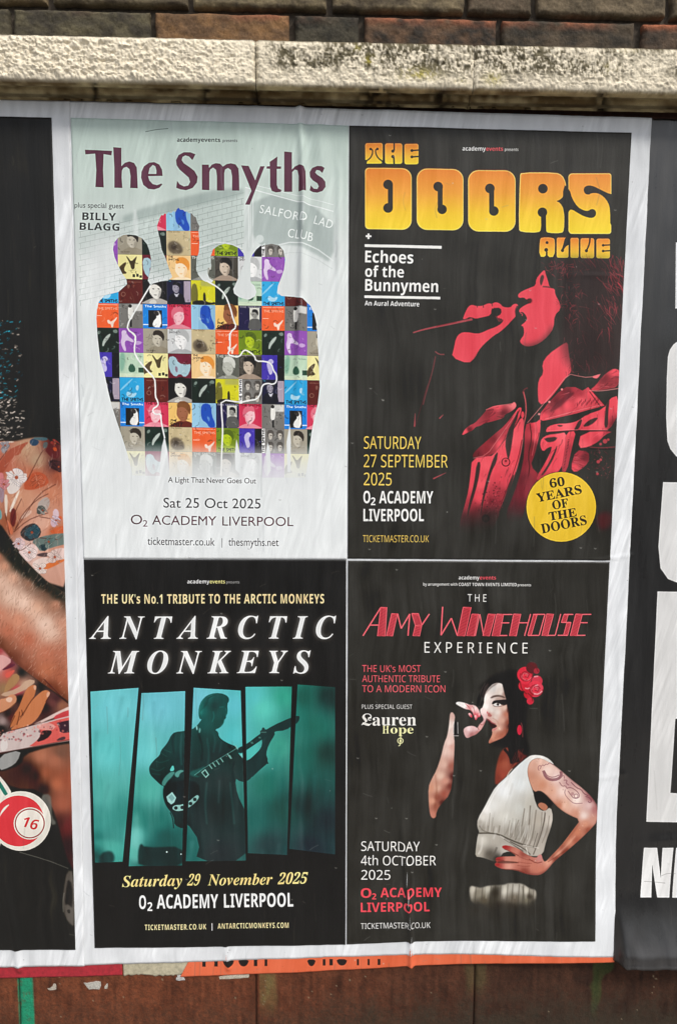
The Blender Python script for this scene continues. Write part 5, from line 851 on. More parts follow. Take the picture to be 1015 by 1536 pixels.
    c.poly(Z(*l3, [(-200, -250), (0, 60), (120, 200), (260, 385), (440, 570), (560, 670), (720, 770), (720, 870), (560, 790), (400, 690), (240, 560), (100, 410), (0, 310), (-200, 120)]), (40, 42, 37), .9, 2.6)
    c.line(Z(*l3, [(0, 1290), (160, 1465), (420, 1660), (600, 1780), (730, 1880)]), 7, (96, 54, 42), .7, 2.2); c.line(Z(*l3, [(-50, 560), (150, 760), (420, 1010), (640, 1180)]), 18, (222, 190, 172), .5, 5)
    for _ in range(900):
        x = rg.uniform(0, 720); y = rg.uniform(300, 1900); an = rg.uniform(-1.5, -.7) + (x - 300) * .0006; L = rg.uniform(20, 60)
        c.line(Z(*l3, [(x, y), (x + L * math.cos(an), y - L * math.sin(an) * -1)]), .55, rg.choice([(96, 60, 46), (120, 76, 58), (228, 200, 180)]), .35, .2, 0)
    c.scope(None)
    # lap: pink cloth, fingers, cuff
    lap = Z(*l4, [(-1200, -300), (0, 40), (160, 220), (330, 360), (520, 500), (720, 650), (800, 700), (800, 1030), (738, 1040), (500, 1090), (240, 1130), (0, 1190), (-1200, 1400)])
    c.poly(lap, I(l4, ((0, 100, (160, 70, 72)), (60, 180, (196, 130, 124)), (0, 260, (214, 178, 174)), (120, 230, (110, 54, 62)), (100, 340, (196, 88, 80)), (240, 330, (38, 40, 38)), (150, 420, (156, 110, 76)), (60, 500, (140, 110, 80)), (270, 460, (176, 140, 116)), (200, 520, (196, 70, 80)), (220, 600, (34, 34, 32)), (440, 480, (46, 44, 42)), (600, 600, (70, 44, 46)), (560, 650, (100, 60, 58)), (500, 700, (48, 36, 36)),
        (660, 680, (140, 92, 72)), (100, 760, (50, 44, 42)), (40, 840, (150, 130, 126)), (30, 920, (40, 38, 36)), (140, 800, (84, 44, 42)), (-150, 300, (180, 100, 96)))), 1, .7)
    for p, q in (([(0, 150), (60, 150), (150, 210), (60, 280), (0, 330)], (210, 160, 156)), ([(30, 300), (160, 230), (180, 260), (60, 310)], (96, 48, 60)), ([(60, 350), (160, 300), (170, 320), (90, 400)], (206, 92, 80)), ([(80, 440), (170, 330), (230, 380), (180, 460), (100, 520), (50, 560)], (160, 122, 84)), ([(0, 560), (200, 500), (300, 400), (400, 420), (300, 500), (240, 530), (100, 590)], (186, 154, 130)),
                 ([(0, 610), (80, 600), (130, 555), (180, 570), (192, 620), (160, 680), (60, 740), (0, 760)], (196, 136, 102)), ([(105, 920), (160, 770), (210, 700), (240, 620), (290, 500), (350, 460), (392, 465), (390, 520), (350, 640), (250, 780), (180, 880)], (184, 112, 72)), ([(110, 940), (200, 850), (270, 760), (330, 640), (400, 570), (470, 515), (520, 520), (540, 550), (490, 640), (450, 740), (400, 820), (330, 880), (200, 930)], (192, 120, 80)),
                 ([(70, 610), (110, 585), (150, 600), (130, 645), (90, 640)], (214, 180, 160)), ([(500, 540), (535, 535), (530, 580), (500, 600)], (210, 160, 134)), ([(360, 470), (392, 468), (390, 510), (372, 520)], (206, 160, 134)),
                 ([(350, 880), (470, 820), (600, 750), (790, 660), (790, 730), (560, 810), (420, 870)], (214, 190, 182)), ([(560, 800), (700, 730), (790, 720), (790, 800), (600, 830)], (186, 62, 66)), ([(0, 980), (200, 920), (340, 890), (560, 830), (800, 770), (800, 1035), (560, 1075), (280, 1125), (20, 1165), (0, 1170)], (196, 180, 176)),
                 ([(420, 900), (560, 840), (800, 785), (800, 1030), (560, 1070), (300, 1115), (380, 1060), (440, 1000)], (200, 84, 78)), ([(380, 900), (500, 850), (600, 890), (560, 940), (430, 930)], (210, 150, 142)), ([(385, 1065), (440, 990), (450, 940), (540, 935), (560, 960), (500, 1030)], (40, 30, 36)), ([(600, 860), (640, 850), (790, 820), (790, 950), (640, 970), (630, 900)], (48, 34, 44)), ([(590, 1050), (640, 1010), (700, 1000), (690, 1040)], (70, 50, 54)),
                 ([(20, 1060), (60, 1020), (100, 1060), (90, 1140), (20, 1160)], (206, 198, 194)), ([(0, 1200), (240, 1135), (200, 1260), (120, 1320), (0, 1360)], (150, 150, 148))):
        c.poly(Z(*l4, p), q, .95, .5)
    for p in ([(225, 800), (270, 740), (330, 640), (370, 590)], [(105, 920), (170, 780)], [(190, 880), (215, 790), (220, 740)], [(0, 760), (100, 720), (180, 650)], [(490, 640), (540, 560)], [(240, 720), (255, 780)], [(0, 1180), (300, 1120), (560, 1072), (738, 1035)], [(120, 940), (340, 885), (440, 850)], [(470, 400), (722, 655)]):
        c.line(Z(*l4, p), 1.2, (60, 30, 24), .7, .5)
    for _ in range(80):
        x = rg.uniform(0, 730); y = 1000 - x * .18 + rg.uniform(-60, 90); c.disc(Z(*l4, [(x, y)])[0], rg.uniform(.6, 2), rg.choice([(230, 190, 180), (150, 50, 56), (48, 34, 40), (222, 120, 104)]), .5, .4)
    # knees in shade, then black trousers
    c.poly(Z(*l5, [(-900, 160), (0, 180), (170, 120), (180, 50), (340, 0), (560, -40), (570, 300), (570, 700), (560, 900), (530, 870), (490, 800), (450, 650), (430, 560), (380, 420), (300, 300), (100, 290), (0, 200)]),
           I(l5, ((100, 200, (66, 44, 36)), (200, 150, (52, 38, 34)), (300, 60, (168, 108, 84)), (400, 100, (160, 100, 78)), (450, 30, (110, 76, 62)), (260, 200, (60, 40, 34)), (340, 180, (150, 88, 66)), (420, 260, (172, 100, 74)), (490, 240, (150, 84, 64)), (460, 400, (150, 84, 64)), (500, 560, (96, 44, 44)), (510, 700, (52, 28, 34)), (320, 300, (50, 38, 34)), (430, 540, (70, 42, 38)))), 1, 1)
    c.poly(Z(*l5, [(300, 340), (370, 330), (380, 420), (380, 500), (415, 545), (380, 560), (300, 480)]), (104, 104, 98), .8, 1); c.poly(Z(*l5, [(490, 880), (540, 890), (545, 1280), (520, 1270), (480, 1220), (460, 1120), (465, 1020)]), (92, 86, 80), .85, .8)
    c.poly(Z(*l5, [(495, 940), (530, 980), (535, 1160), (500, 1120), (470, 1130), (485, 1010)]), (40, 38, 36), .9, .7); c.poly(Z(*l5, [(490, 1160), (515, 1160), (515, 1190), (495, 1185)]), (40, 38, 36), .8, .4); c.line(Z(*l5, [(150, 748), (330, 800), (500, 868)]), 1, (110, 110, 104), .7, .3)
    c.line(Z(*l5, [(465, 1180), (460, 1110), (470, 1040)]), 1, (130, 128, 120), .6, .4)
    # balls
    cx, cy = 0 + 160 / 4.8, 1120 + 525 / 4.8; wh = (216, 212, 202)
    c.poly(Z(*l5, [(-420, 100), (-100, 120), (0, 190), (60, 260), (100, 330), (60, 500), (20, 700), (-40, 760), (-420, 760)]), wh, 1, .2); c.poly(Z(*l5, [(-60, 200), (0, 222), (45, 290), (75, 345), (50, 352), (0, 270), (-60, 240)]), (40, 112, 96), 1, .2)
    c.poly(Z(*l5, [(-60, 240), (0, 290), (30, 350), (0, 380), (-60, 380)]), wh, 1, .2); c.disc((-36, 1155), 33, (40, 112, 96), 1, .2); c.disc((-36, 1155), 24, wh, 1, .2); c.disc((-2, 1258), 3, (110, 40, 44), .9)
    c.disc((cx, cy), 44.6, wh, 1, .1); c.disc((cx - 3.5, cy), 38, (206, 62, 68), 1, .1)
    c.disc((46.6, 1120 + 543 / 4.8), 24, wh); c.disc((46.6, 1120 + 543 / 4.8), 22.4, (150, 44, 50)); c.disc((46.6, 1120 + 543 / 4.8), 20.6, wh); c.disc((46.6, 1120 + 543 / 4.8), 20, (222, 216, 206))
    c.poly(Z(*l5, [(6, 500), (15, 460), (45, 420), (85, 400), (50, 440), (25, 470)]), wh, 1, .3)
    c.text('16', Z(*l5, [(162, 560)])[0], Z(*l5, [(268, 592)])[0], 15.5, (196, 52, 60), f='sb', bold=.05, shear=.1)
    return c.finish('print_floral')

# ---- neighbouring poster on the right: black with tall white capitals cut by the frame
def print_letters():
    c = Print([(975, 179), (1180, 186), (1136, 1452), (924, 1446)], (14, 13, 13), 16)
    c.a += np.interp(c.py, [170, 420, 700, 1300, 1445], [14, 8, 0, 0, 44]).astype(np.float32)[..., None]  # sheen put into the print: paler at the top and lower edge
    c.poly([(1003, 178), (1020, 182), (1030, 300), (1005, 420), (1012, 300), (1010, 220)], (12, 12, 12), .6, 2)
    c.poly([(1014, 290), (1060, 290), (1060, 420), (994, 420), (1006, 370)], (62, 58, 56), .5, 3)
    wh = (214, 214, 213)
    a, b, d = (885, 150, 2.362), (865, 800, 2.363), (880, 1200, 4.57)
    c.poly([(1012, 364), (1075, 366), (1073, 410), (1052, 410), (1050, 500), (1034, 500), (1036, 464), (1011, 463)], wh, 1, 0, 0)
    c.poly([(1075, 505), (1020, 508), (1004, 520), (998.5, 540), (997, 655), (1006, 680), (1030, 696), (1075, 698)], wh, 1, 0, 1)
    c.poly([(1060, 545), (1040, 548), (1036, 650), (1060, 655)], (30, 29, 29), 1, 0, 0)
    c.poly([(993, 723), (1038, 724), (1032, 830), (1072, 838), (1066, 880), (1020, 876), (1000, 868), (989, 852), (986, 820)], wh, 1, 0, 0)
    c.poly(Z(*b, [(282, 205), (480, 208), (474, 300), (354, 300), (352, 560), (470, 562), (462, 655), (345, 655), (328, 918), (455, 925), (448, 1024), (243, 1020)]), wh, 1, 0, 0)
    c.poly(Z(*d, [(385, 323), (475, 323), (500, 530), (512, 323), (587, 323), (557, 662), (475, 662), (442, 440), (435, 662), (360, 662)]), wh, 1, 0, 0)
    c.poly(Z(*d, [(605, 323), (690, 323), (660, 662), (577, 662)]), wh, 1, 0, 0); c.poly(Z(*d, [(712, 323), (800, 323), (770, 662), (682, 662)]), wh, 1, 0, 0)
    c.line(Z(*d, [(385, 553), (450, 556), (530, 565)]), .7, (110, 108, 106), .7, .2); c.line(Z(*d, [(505, 515), (545, 498), (600, 500)]), .7, (120, 118, 116), .7, .2)
    return c.finish('print_letters')

def print_orange():
    c = Print([(270, 1446), (925, 1428), (930, 1452), (268, 1482)], (212, 104, 72), 17)
    bk = (44, 34, 30)
    for x0, x1, y in ((304, 309, 0), (322, 327, 0), (336, 350, 1), (359, 372, 1), (381, 386, 0), (397, 401, 0), (462, 472, 1), (484, 488, 0), (494, 499, 0), (506, 519, 1), (535, 538, 0), (551, 554, 0), (566, 570, 0)):
        e = 1444.2 - (x0 - 300) * .0125; d_ = 3.6 - (x0 - 300) * .006
        if y: c.poly([(x0 - 2, e - 6), (x1 + 2, e - 6), (x1 - 1, e + d_ * .5), ((x0 + x1) / 2, e + d_ * 1.3), (x0 + 1, e + d_ * .5)], bk, 1, .2)
        else: c.poly([(x0, e - 6), (x1, e - 6), (x1, e + d_), (x0, e + d_)], bk, 1, .2, 0)
    for _ in range(60):
        x = c.rng.uniform(275, 920); y = c.rng.uniform(1440, 1470); c.disc((x, y), .5, (150, 70, 50), .5)
    return c.finish('print_orange')
def print_white(name, corners, seed):
    c = Print(corners, (218, 221, 224), seed); 
    for _ in range(140):
        x = c.px.ravel()[c.rng.integers(c.px.size)]; y = c.py.ravel()[c.rng.integers(c.px.size)]; c.disc((x, y), c.rng.uniform(.3, .9), (150, 152, 154), .5, .2)
    return c.finish(name, False, 1.7, 160)

# ================================================================= geometry
def prop(o, label=None, cat=None, group=None, kind=None):
    if label: o['label'] = label
    if cat: o['category'] = cat
    if group: o['group'] = group
    if kind: o['kind'] = kind
    return o
def hnoise(x, z, cx, cz, seed):
    """smooth noise of position, cells cx by cz metres"""
    r = np.random.default_rng(seed).random((256, 256)) * 2 - 1
    u = np.asarray(x) / cx + 100.3; v = np.asarray(z) / cz + 100.7
    i = np.floor(u).astype(int); j = np.floor(v).astype(int); f = u - i; g = v - j; f = f * f * (3 - 2 * f); g = g * g * (3 - 2 * g)
    a = r[i % 256, j % 256]; b = r[(i + 1) % 256, j % 256]; c = r[i % 256, (j + 1) % 256]; d = r[(i + 1) % 256, (j + 1) % 256]
    return (a * (1 - f) + b * f) * (1 - g) + (c * (1 - f) + d * f) * g
FOLDS = [  # photo line, half width (m), height (m), fade lengths as fractions at start / end
    ([(449, 150), (453, 230), (455, 300), (452, 430), (446, 600), (444, 700)], .0062, .0088, 0, .45),
    ([(478, 160), (484, 260), (480, 400)], .012, .0026, .1, .6),
    ([(497, 205), (508, 260), (507, 430), (500, 520)], .0040, .0030, .4, .5),
    ([(596, 1180), (602, 1240), (607, 1290), (612, 1350), (615, 1400), (616, 1450)], .0046, .0075, .5, 0),
    ([(337, 1395), (339, 1425), (343, 1450)], .0045, .0036, .6, 0),
    ([(6, 1290), (16, 1360), (24, 1400), (30, 1452)], .007, .0045, .5, 0),
    ([(860, 842), (900, 840), (945, 832)], .0025, .0014, .6, 0), ([(800, 412), (900, 414), (960, 416)], .002, .0006, .5, .2),
    ([(520, 1270), (532, 1320), (540, 1360)], .002, .0012, .3, .5), ([(700, 1320), (702, 1360), (706, 1400)], .002, .0010, .3, .5),
    ([(572, 190), (584, 225)], .002, .001, .3, .5), ([(540, 250), (560, 300)], .002, .0007, .4, .5),
    ([(935, 1270), (960, 1262), (1015, 1258), (1060, 1256)], .010, .0016, .5, 0), ([(990, 1370), (994, 1420), (995, 1440)], .003, .0016, .4, 0),
    ([(880, 1170), (900, 1166), (935, 1160)], .006, .0009, .3, 0), ([(640, 850), (650, 1000), (655, 1200)], .007, .0007, .3, .4),
    ([(250, 700), (262, 800), (262, 830)], .005, .0008, .4, .3), ([(420, 690), (400, 780), (395, 835)], .005, .0009, .4, .2), ([(575, 400), (570, 560), (560, 700)], .007, .0008, .4, .4)]
FW = [(W(p), s, h, a, b) for p, s, h, a, b in FOLDS]
def wrinkle(x, z):
    y = .0010 * hnoise(x + .02 * hnoise(x, z, .2, .3, 5), z, .075, .30, 1) + .00034 * hnoise(x + .10 * z * 0, z, .017, .22, 2) + .00010 * hnoise(x, z, .008, .10, 3)
    y = y + .0006 * hnoise(x, z, .05, .05, 4) * .6
    for P, s, h, a, b in FW:
        L = np.concatenate([[0], np.cumsum(np.hypot(*np.diff(P, axis=0).T))]); best = np.full(np.shape(x), 9.0); tt = np.zeros(np.shape(x))
        for i in range(len(P) - 1):
            d = P[i + 1] - P[i]; n = d @ d; t = np.clip(((x - P[i, 0]) * d[0] + (z - P[i, 1]) * d[1]) / n, 0, 1)
            r = np.hypot(x - P[i, 0] - t * d[0], z - P[i, 1] - t * d[1]); m = r < best; best = np.where(m, r, best); tt = np.where(m, (L[i] + t * math.sqrt(n)) / L[-1], tt)
        env = (sstep(-1e-6, max(a, 1e-3), tt) if a else 1) * (1 - sstep(1 - b, 1, tt) if b else 1)
        y = y + h * env * np.exp(-(best / s) ** 2) * (1 + .35 * hnoise(x, z, .03, .03, 9))
    return y
def mesh_obj(name, v, f, m=None, parent=None, smooth=True, uv=None, col=None):
    me = bpy.data.meshes.new(name); me.from_pydata([tuple(p) for p in v], [], f)
    if m: me.materials.append(m)
    if smooth: me.polygons.foreach_set('use_smooth', [True] * len(me.polygons))
    if uv is not None:
        l = me.uv_layers.new(name='UVMap'); ix = np.zeros(len(me.loops), np.int32); me.loops.foreach_get('vertex_index', ix); l.data.foreach_set('uv', np.asarray(uv, np.float32)[ix].ravel())
    if col is not None:
        a = me.color_attributes.new('tint', 'FLOAT_COLOR', 'POINT'); c4 = np.ones((len(v), 4), np.float32); c4[:, :3] = col; a.data.foreach_set('color', c4.ravel())
    o = bpy.data.objects.new(name, me); C.objects.link(o)
    if parent: o.parent = parent
    return o
def sheet(name, q, off, pr=None, m=None, step=.004, parent=None, ragged=0.0, seed=0, thick=.0005, tear=0.0, extra=None):
    """a pasted sheet of paper: q = TL, TR, BR, BL on the wall (metres); it follows the wrinkles and lifts with the bulge"""
    q = np.asarray(q, float); nx = max(3, int(np.hypot(*(q[1] - q[0])) / step)); nz = max(3, int(np.hypot(*(q[3] - q[0])) / step))
    u, v = np.meshgrid(np.linspace(0, 1, nx), np.linspace(0, 1, nz)); U, Vv = u[..., None], v[..., None]
    P = (q[0] * (1 - U) + q[1] * U) * (1 - Vv) + (q[3] * (1 - U) + q[2] * U) * Vv
    x, z = P[..., 0].copy(), P[..., 1].copy()
    if ragged:
        e = np.maximum(0, 1 - np.minimum(v, 1 - v) * nz / 3); z += e * ragged * (hnoise(x, v, .03, 3, seed) + .5 * hnoise(x, v, .008, 3, seed + 1))
        e = np.maximum(0, 1 - np.minimum(u, 1 - u) * nx / 3); x += e * ragged * (hnoise(z, u, .04, 3, seed + 2) + .5 * hnoise(z, u, .01, 3, seed + 3))
    if tear:
        e = np.clip(v * 1.0, 0, 1) ** 2; z += e * tear * (hnoise(x, v * 0, .012, 3, seed) + .6 * hnoise(x, v * 0, .004, 3, seed + 1))
    y = -(off + bulge(x, z) + np.maximum(wrinkle(x, z) + .0012, 0))
    if extra is not None: y = y - extra(x, z, u, v)
    n = nx * nz; V = np.stack([x, y, z], -1).reshape(-1, 3)
    F = [(r * nx + k, r * nx + k + nx, r * nx + k + nx + 1, r * nx + k + 1) for r in range(nz - 1) for k in range(nx - 1)]
    ring = list(range(nx)) + [r * nx + nx - 1 for r in range(1, nz)] + [(nz - 1) * nx + k for k in range(nx - 2, -1, -1)] + [r * nx for r in range(nz - 2, 0, -1)]
    back = V[ring] + [0, thick, 0]; V = np.vstack([V, back]); R = len(ring)
    for i in range(R):
        j = (i + 1) % R; F.append((ring[i], ring[j], n + j, n + i))
    uv = None
    if pr is not None: uv = np.stack([(V[:, 0] - pr[0]) / (pr[1] - pr[0]), (V[:, 2] - pr[2]) / (pr[3] - pr[2])], 1)
    o = mesh_obj(name, V, F, m, parent, uv=uv)
    return o

# ---- materials
def mat(name):
    m = bpy.data.materials.new(name); m.use_nodes = True; t = m.node_tree; b = t.nodes['Principled BSDF']; return m, t, b
def N(t, kind, **k):
    n = t.nodes.new(kind)
    for a, v in k.items():
        if a.startswith('_'): setattr(n, a[1:], v)
        else: n.inputs[a.replace('__', ' ')].default_value = v
    return n
def paper_relief(t, b, amt=1.0, rough=.42):
    """fine cockle of pasted paper and uneven sheen of dried paste"""
    g = N(t, 'ShaderNodeNewGeometry'); mp = N(t, 'ShaderNodeMapping'); mp.inputs['Scale'].default_value = (95, 95, 7); t.links.new(g.outputs['Position'], mp.inputs[0])
    n1 = N(t, 'ShaderNodeTexNoise', Scale=1.0, Detail=4.0, Roughness=.6); t.links.new(mp.outputs[0], n1.inputs['Vector'])
    n2 = N(t, 'ShaderNodeTexNoise', Scale=420.0, Detail=2.0); t.links.new(g.outputs['Position'], n2.inputs['Vector'])
    b1 = N(t, 'ShaderNodeBump', Strength=.30 * amt, Distance=.0022); b2 = N(t, 'ShaderNodeBump', Strength=.25 * amt, Distance=.0004)
    t.links.new(n1.outputs[0], b1.inputs['Height']); t.links.new(n2.outputs[0], b2.inputs['Height']); t.links.new(b1.outputs[0], b2.inputs['Normal']); t.links.new(b2.outputs[0], b.inputs['Normal'])
    mp2 = N(t, 'ShaderNodeMapping'); mp2.inputs['Scale'].default_value = (30, 30, 4); t.links.new(g.outputs['Position'], mp2.inputs[0])
    n3 = N(t, 'ShaderNodeTexNoise', Scale=1.0, Detail=5.0, Roughness=.65); t.links.new(mp2.outputs[0], n3.inputs['Vector'])
    mr = N(t, 'ShaderNodeMapRange'); mr.inputs[1].default_value = .3; mr.inputs[2].default_value = .7; mr.inputs[3].default_value = rough - .12; mr.inputs[4].default_value = rough + .2
    t.links.new(n3.outputs[0], mr.inputs[0]); t.links.new(mr.outputs[0], b.inputs['Roughness'])
def mat_print(name, im, rough=.45):
    m, t, b = mat(name); i = N(t, 'ShaderNodeTexImage', _image=im, _extension='EXTEND', _interpolation='Cubic'); t.links.new(i.outputs[0], b.inputs['Base Color'])
    b.inputs['Specular IOR Level'].default_value = SPEC; paper_relief(t, b, 1.0, rough); return m
SPEC = .28
def gloss(m):
    b = m.node_tree.nodes['Principled BSDF']; b.inputs['Specular IOR Level'].default_value = .5; b.inputs['Coat Weight'].default_value = .6; b.inputs['Coat Roughness'].default_value = .28; return m
def mat_tint(name, bump=(.5, .002, 300), rough=.9, grain=.25, scale=160.0, spec=.2):
    """vertex colour (stains, soot, paint, some painted light and shade) broken up by fine grain, with rough relief"""
    m, t, b = mat(name); v = N(t, 'ShaderNodeVertexColor', _layer_name='tint'); g = N(t, 'ShaderNodeNewGeometry')
    n = N(t, 'ShaderNodeTexNoise', Scale=scale, Detail=6.0, Roughness=.7); t.links.new(g.outputs['Position'], n.inputs['Vector'])
    mr = N(t, 'ShaderNodeMapRange'); mr.inputs[1].default_value = .25; mr.inputs[2].default_value = .75; mr.inputs[3].default_value = 1 - grain; mr.inputs[4].default_value = 1 + grain
    t.links.new(n.outputs[0], mr.inputs[0]); mx = N(t, 'ShaderNodeVectorMath', _operation='SCALE'); t.links.new(v.outputs[0], mx.inputs[0]); t.links.new(mr.outputs[0], mx.inputs['Scale']); t.links.new(mx.outputs[0], b.inputs['Base Color'])
    n2 = N(t, 'ShaderNodeTexNoise', Scale=float(bump[2]), Detail=5.0, Roughness=.65); t.links.new(g.outputs['Position'], n2.inputs['Vector'])
    bp = N(t, 'ShaderNodeBump', Strength=bump[0], Distance=bump[1]); t.links.new(n2.outputs[0], bp.inputs['Height']); t.links.new(bp.outputs[0], b.inputs['Normal'])
    b.inputs['Roughness'].default_value = rough; b.inputs['Specular IOR Level'].default_value = spec; return m
def lin(c): c = np.asarray(c, float) / 255; return np.where(c < .04045, c / 12.92, ((c + .055) / 1.055) ** 2.4)
def mat_flat(name, srgb, rough=.8, bump=.3, scale=200.0, amp=.15):
    m, t, b = mat(name); g = N(t, 'ShaderNodeNewGeometry'); n = N(t, 'ShaderNodeTexNoise', Scale=scale, Detail=5.0); t.links.new(g.outputs['Position'], n.inputs['Vector'])
    r = N(t, 'ShaderNodeValToRGB'); c = lin(srgb); r.color_ramp.elements[0].position = .3; r.color_ramp.elements[1].position = .7
    r.color_ramp.elements[0].color = (*(c * (1 - amp)), 1); r.color_ramp.elements[1].color = (*np.clip(c * (1 + amp), 0, 1), 1); t.links.new(n.outputs[0], r.inputs[0]); t.links.new(r.outputs[0], b.inputs['Base Color'])
    bp = N(t, 'ShaderNodeBump', Strength=bump, Distance=.001); t.links.new(n.outputs[0], bp.inputs['Height']); t.links.new(bp.outputs[0], b.inputs['Normal']); b.inputs['Roughness'].default_value = rough; return m

# ---- ground in front of the wall (out of frame, it throws light back up)
GZ = -1.42
def slab(name, x0, x1, y0, y1, z0, z1, m, parent=None):
    v = [(x, y, z) for z in (z0, z1) for y in (y0, y1) for x in (x0, x1)]
    return mesh_obj(name, v, [(0, 2, 3, 1), (4, 5, 7, 6), (0, 1, 5, 4), (2, 6, 7, 3), (0, 4, 6, 2), (1, 3, 7, 5)], m, parent, False)
mp_ = mat_flat('unseen_paving', (150, 146, 140), .85, .5, 60.0, .2); mr_ = mat_flat('unseen_asphalt', (66, 66, 68), .9, .8, 90.0, .25)
prop(slab('unseen_pavement', -12, 12, -2.4, .3, GZ - .3, GZ, mp_), kind='structure')
prop(slab('unseen_road', -60, 60, -60, -2.52, GZ - .5, GZ - .12, mr_), kind='structure'); prop(slab('unseen_kerb', -12, 12, -2.52, -2.4, GZ - .4, GZ + .002, mat_flat('unseen_kerb_stone', (140, 138, 134), .8)), kind='structure')

# ---- wall core
zt = W([(0, 47), (1015, 78)], .055)[:, 1].mean(); zb = W([(0, 116), (1015, 140)], .055)[:, 1].mean()
XL, XR = -1.05, 1.0
wall = bpy.data.objects.new('brick_wall', None); wall.location = (0, 0, 0); C.objects.link(wall)
prop(wall, 'old soot-darkened brick wall with deep joints above the pale stone ledge', 'wall')
jz = W([(130, 6.5), (300, 12.5), (480, 17.5), (700, 24), (800, 26.5), (1000, 32)], 0)[:, 1]; zj = float(jz.mean())
def edge_d(u, v, w, h): return np.minimum(np.minimum(u, w - u), np.minimum(v, h - v))
def rough_brick(x0, x1, z0, z1, seed, tint, m, step=.0022):
    w, h = x1 - x0, z1 - z0; nx, nz = max(4, int(w / step)), max(4, int(h / step)); r = np.random.default_rng(seed)
    u, v = np.meshgrid(np.linspace(0, w, nx), np.linspace(0, h, nz)); x = x0 + u; z = z1 - v
    d = edge_d(u, v, w, h) + .0012 * hnoise(x, z, .006, .006, seed + 3)
    rec = .0045 * (1 - sstep(0, .0055, d)) ** 1.5
    x = x + .0016 * hnoise(x, z, .02, .02, seed) * (1 - sstep(0, .01, d)); z = z + .0013 * hnoise(x, z, .02, .02, seed + 1) * (1 - sstep(0, .01, d))
    y = rec + .0012 * hnoise(x, z, .018, .012, seed + 5) + .0007 * hnoise(x, z, .005, .004, seed + 6) + .0004 * hnoise(x, z, .0025, .0025, seed + 7)
    V = np.stack([x, y, z], -1).reshape(-1, 3); n = nx * nz
    F = [(a * nx + k, a * nx + k + nx, a * nx + k + nx + 1, a * nx + k + 1) for a in range(nz - 1) for k in range(nx - 1)]
    ring = list(range(nx)) + [a * nx + nx - 1 for a in range(1, nz)] + [(nz - 1) * nx + k for k in range(nx - 2, -1, -1)] + [a * nx for a in range(nz - 2, 0, -1)]
    bk = V[ring].copy(); bk[:, 1] = .03; R = len(ring); F += [(ring[i], ring[(i + 1) % R], n + (i + 1) % R, n + i) for i in range(R)]
    V = np.vstack([V, bk]); col = tint(V[:, 0], V[:, 2], (V[:, 0] - x0) / w, (z1 - V[:, 2]) / h, seed)
    return mesh_obj('brick', V, F, m, wall, col=col)
mb = mat_tint('sooty_brick', (.9, .0016, 260), .92, .42, 240.0)
def brick_tint(base, soot, orange, top=0.0, rightside=0.0):
    def f(x, z, u, v, seed):
        n = hnoise(x, z, .03, .02, seed + 20) + .6 * hnoise(x, z, .008, .006, seed + 21); k = np.clip(.5 + .7 * n, 0, 1)[:, None]
        c = (lin(base) * (1 - k) + lin(soot) * k) * 1.2
        e = sstep(.30, .02, v) * top * np.clip(.75 + .9 * hnoise(x, z, .012, .01, seed + 22), 0, 1) * np.clip(.6 + .9 * hnoise(x, z, .05, .05, seed + 23) + rightside * (u - .4), 0, 1)  # orange upper edge, painted in as if caught by the sun
        return c * (1 - e[:, None]) + lin(orange) * e[:, None]
    return f
row1 = [(-215, 13), (21, 225), (233, 433), (443, 537), (547, 744.5), (753.5, 951), (965, 1160)]
spec1 = [((84, 78, 62), (56, 52, 44), .0, 0), ((88, 82, 64), (58, 54, 46), .12, 0), ((124, 94, 64), (90, 70, 52), 1.0, 1.2), ((66, 62, 52), (48, 46, 40), .15, 0), ((92, 72, 56), (52, 47, 42), 1.5, .8), ((78, 68, 56), (52, 48, 42), 1.0, -.4), ((84, 70, 58), (54, 48, 42), 1.5, -.5)]
row0 = [(-130, 68), (79, 281), (289, 489), (499, 696), (703, 797), (807, 998), (1008, 1200)]
org = (132, 84, 62)
for (a, b_), (c1, c2, tp, rs), i in zip(row1, spec1, range(9)):
    xa, xb = W([(a, 45), (b_, 45)])[:, 0]; rough_brick(xa, xb, zj - .005 - .066, zj - .0055, 40 + i * 7, brick_tint(c1, c2, org, tp, rs), mb)
for (a, b_), i in zip(row0, range(9)):
    xa, xb = W([(a, 8), (b_, 8)])[:, 0]; rough_brick(xa, xb, zj + .0055, zj + .0705, 140 + i * 7, brick_tint(((112, 98, 74), (102, 92, 72), (116, 104, 80), (110, 98, 76), (92, 80, 66), (104, 92, 74), (100, 88, 72))[i], (72, 64, 52), org, .1, 0), mb)
for rr_ in range(3):                                      # courses above the frame
    for k in range(9):
        x0 = -1.05 + k * .246 + (.12 if rr_ % 2 else 0); z0 = zj + .0815 + rr_ * .076
        rough_brick(x0, x0 + .236, z0, z0 + .065, 300 + rr_ * 20 + k, brick_tint((96, 84, 66), (66, 58, 48), org, .2, 0), mb, .008)
mm = mat_flat('dark_mortar', (72, 64, 54), .95, .9, 150.0, .4)
o = slab('mortar', XL - 1.5, XR + 1.5, .0165, .3, zt - .06, zj + .32, mm, wall)

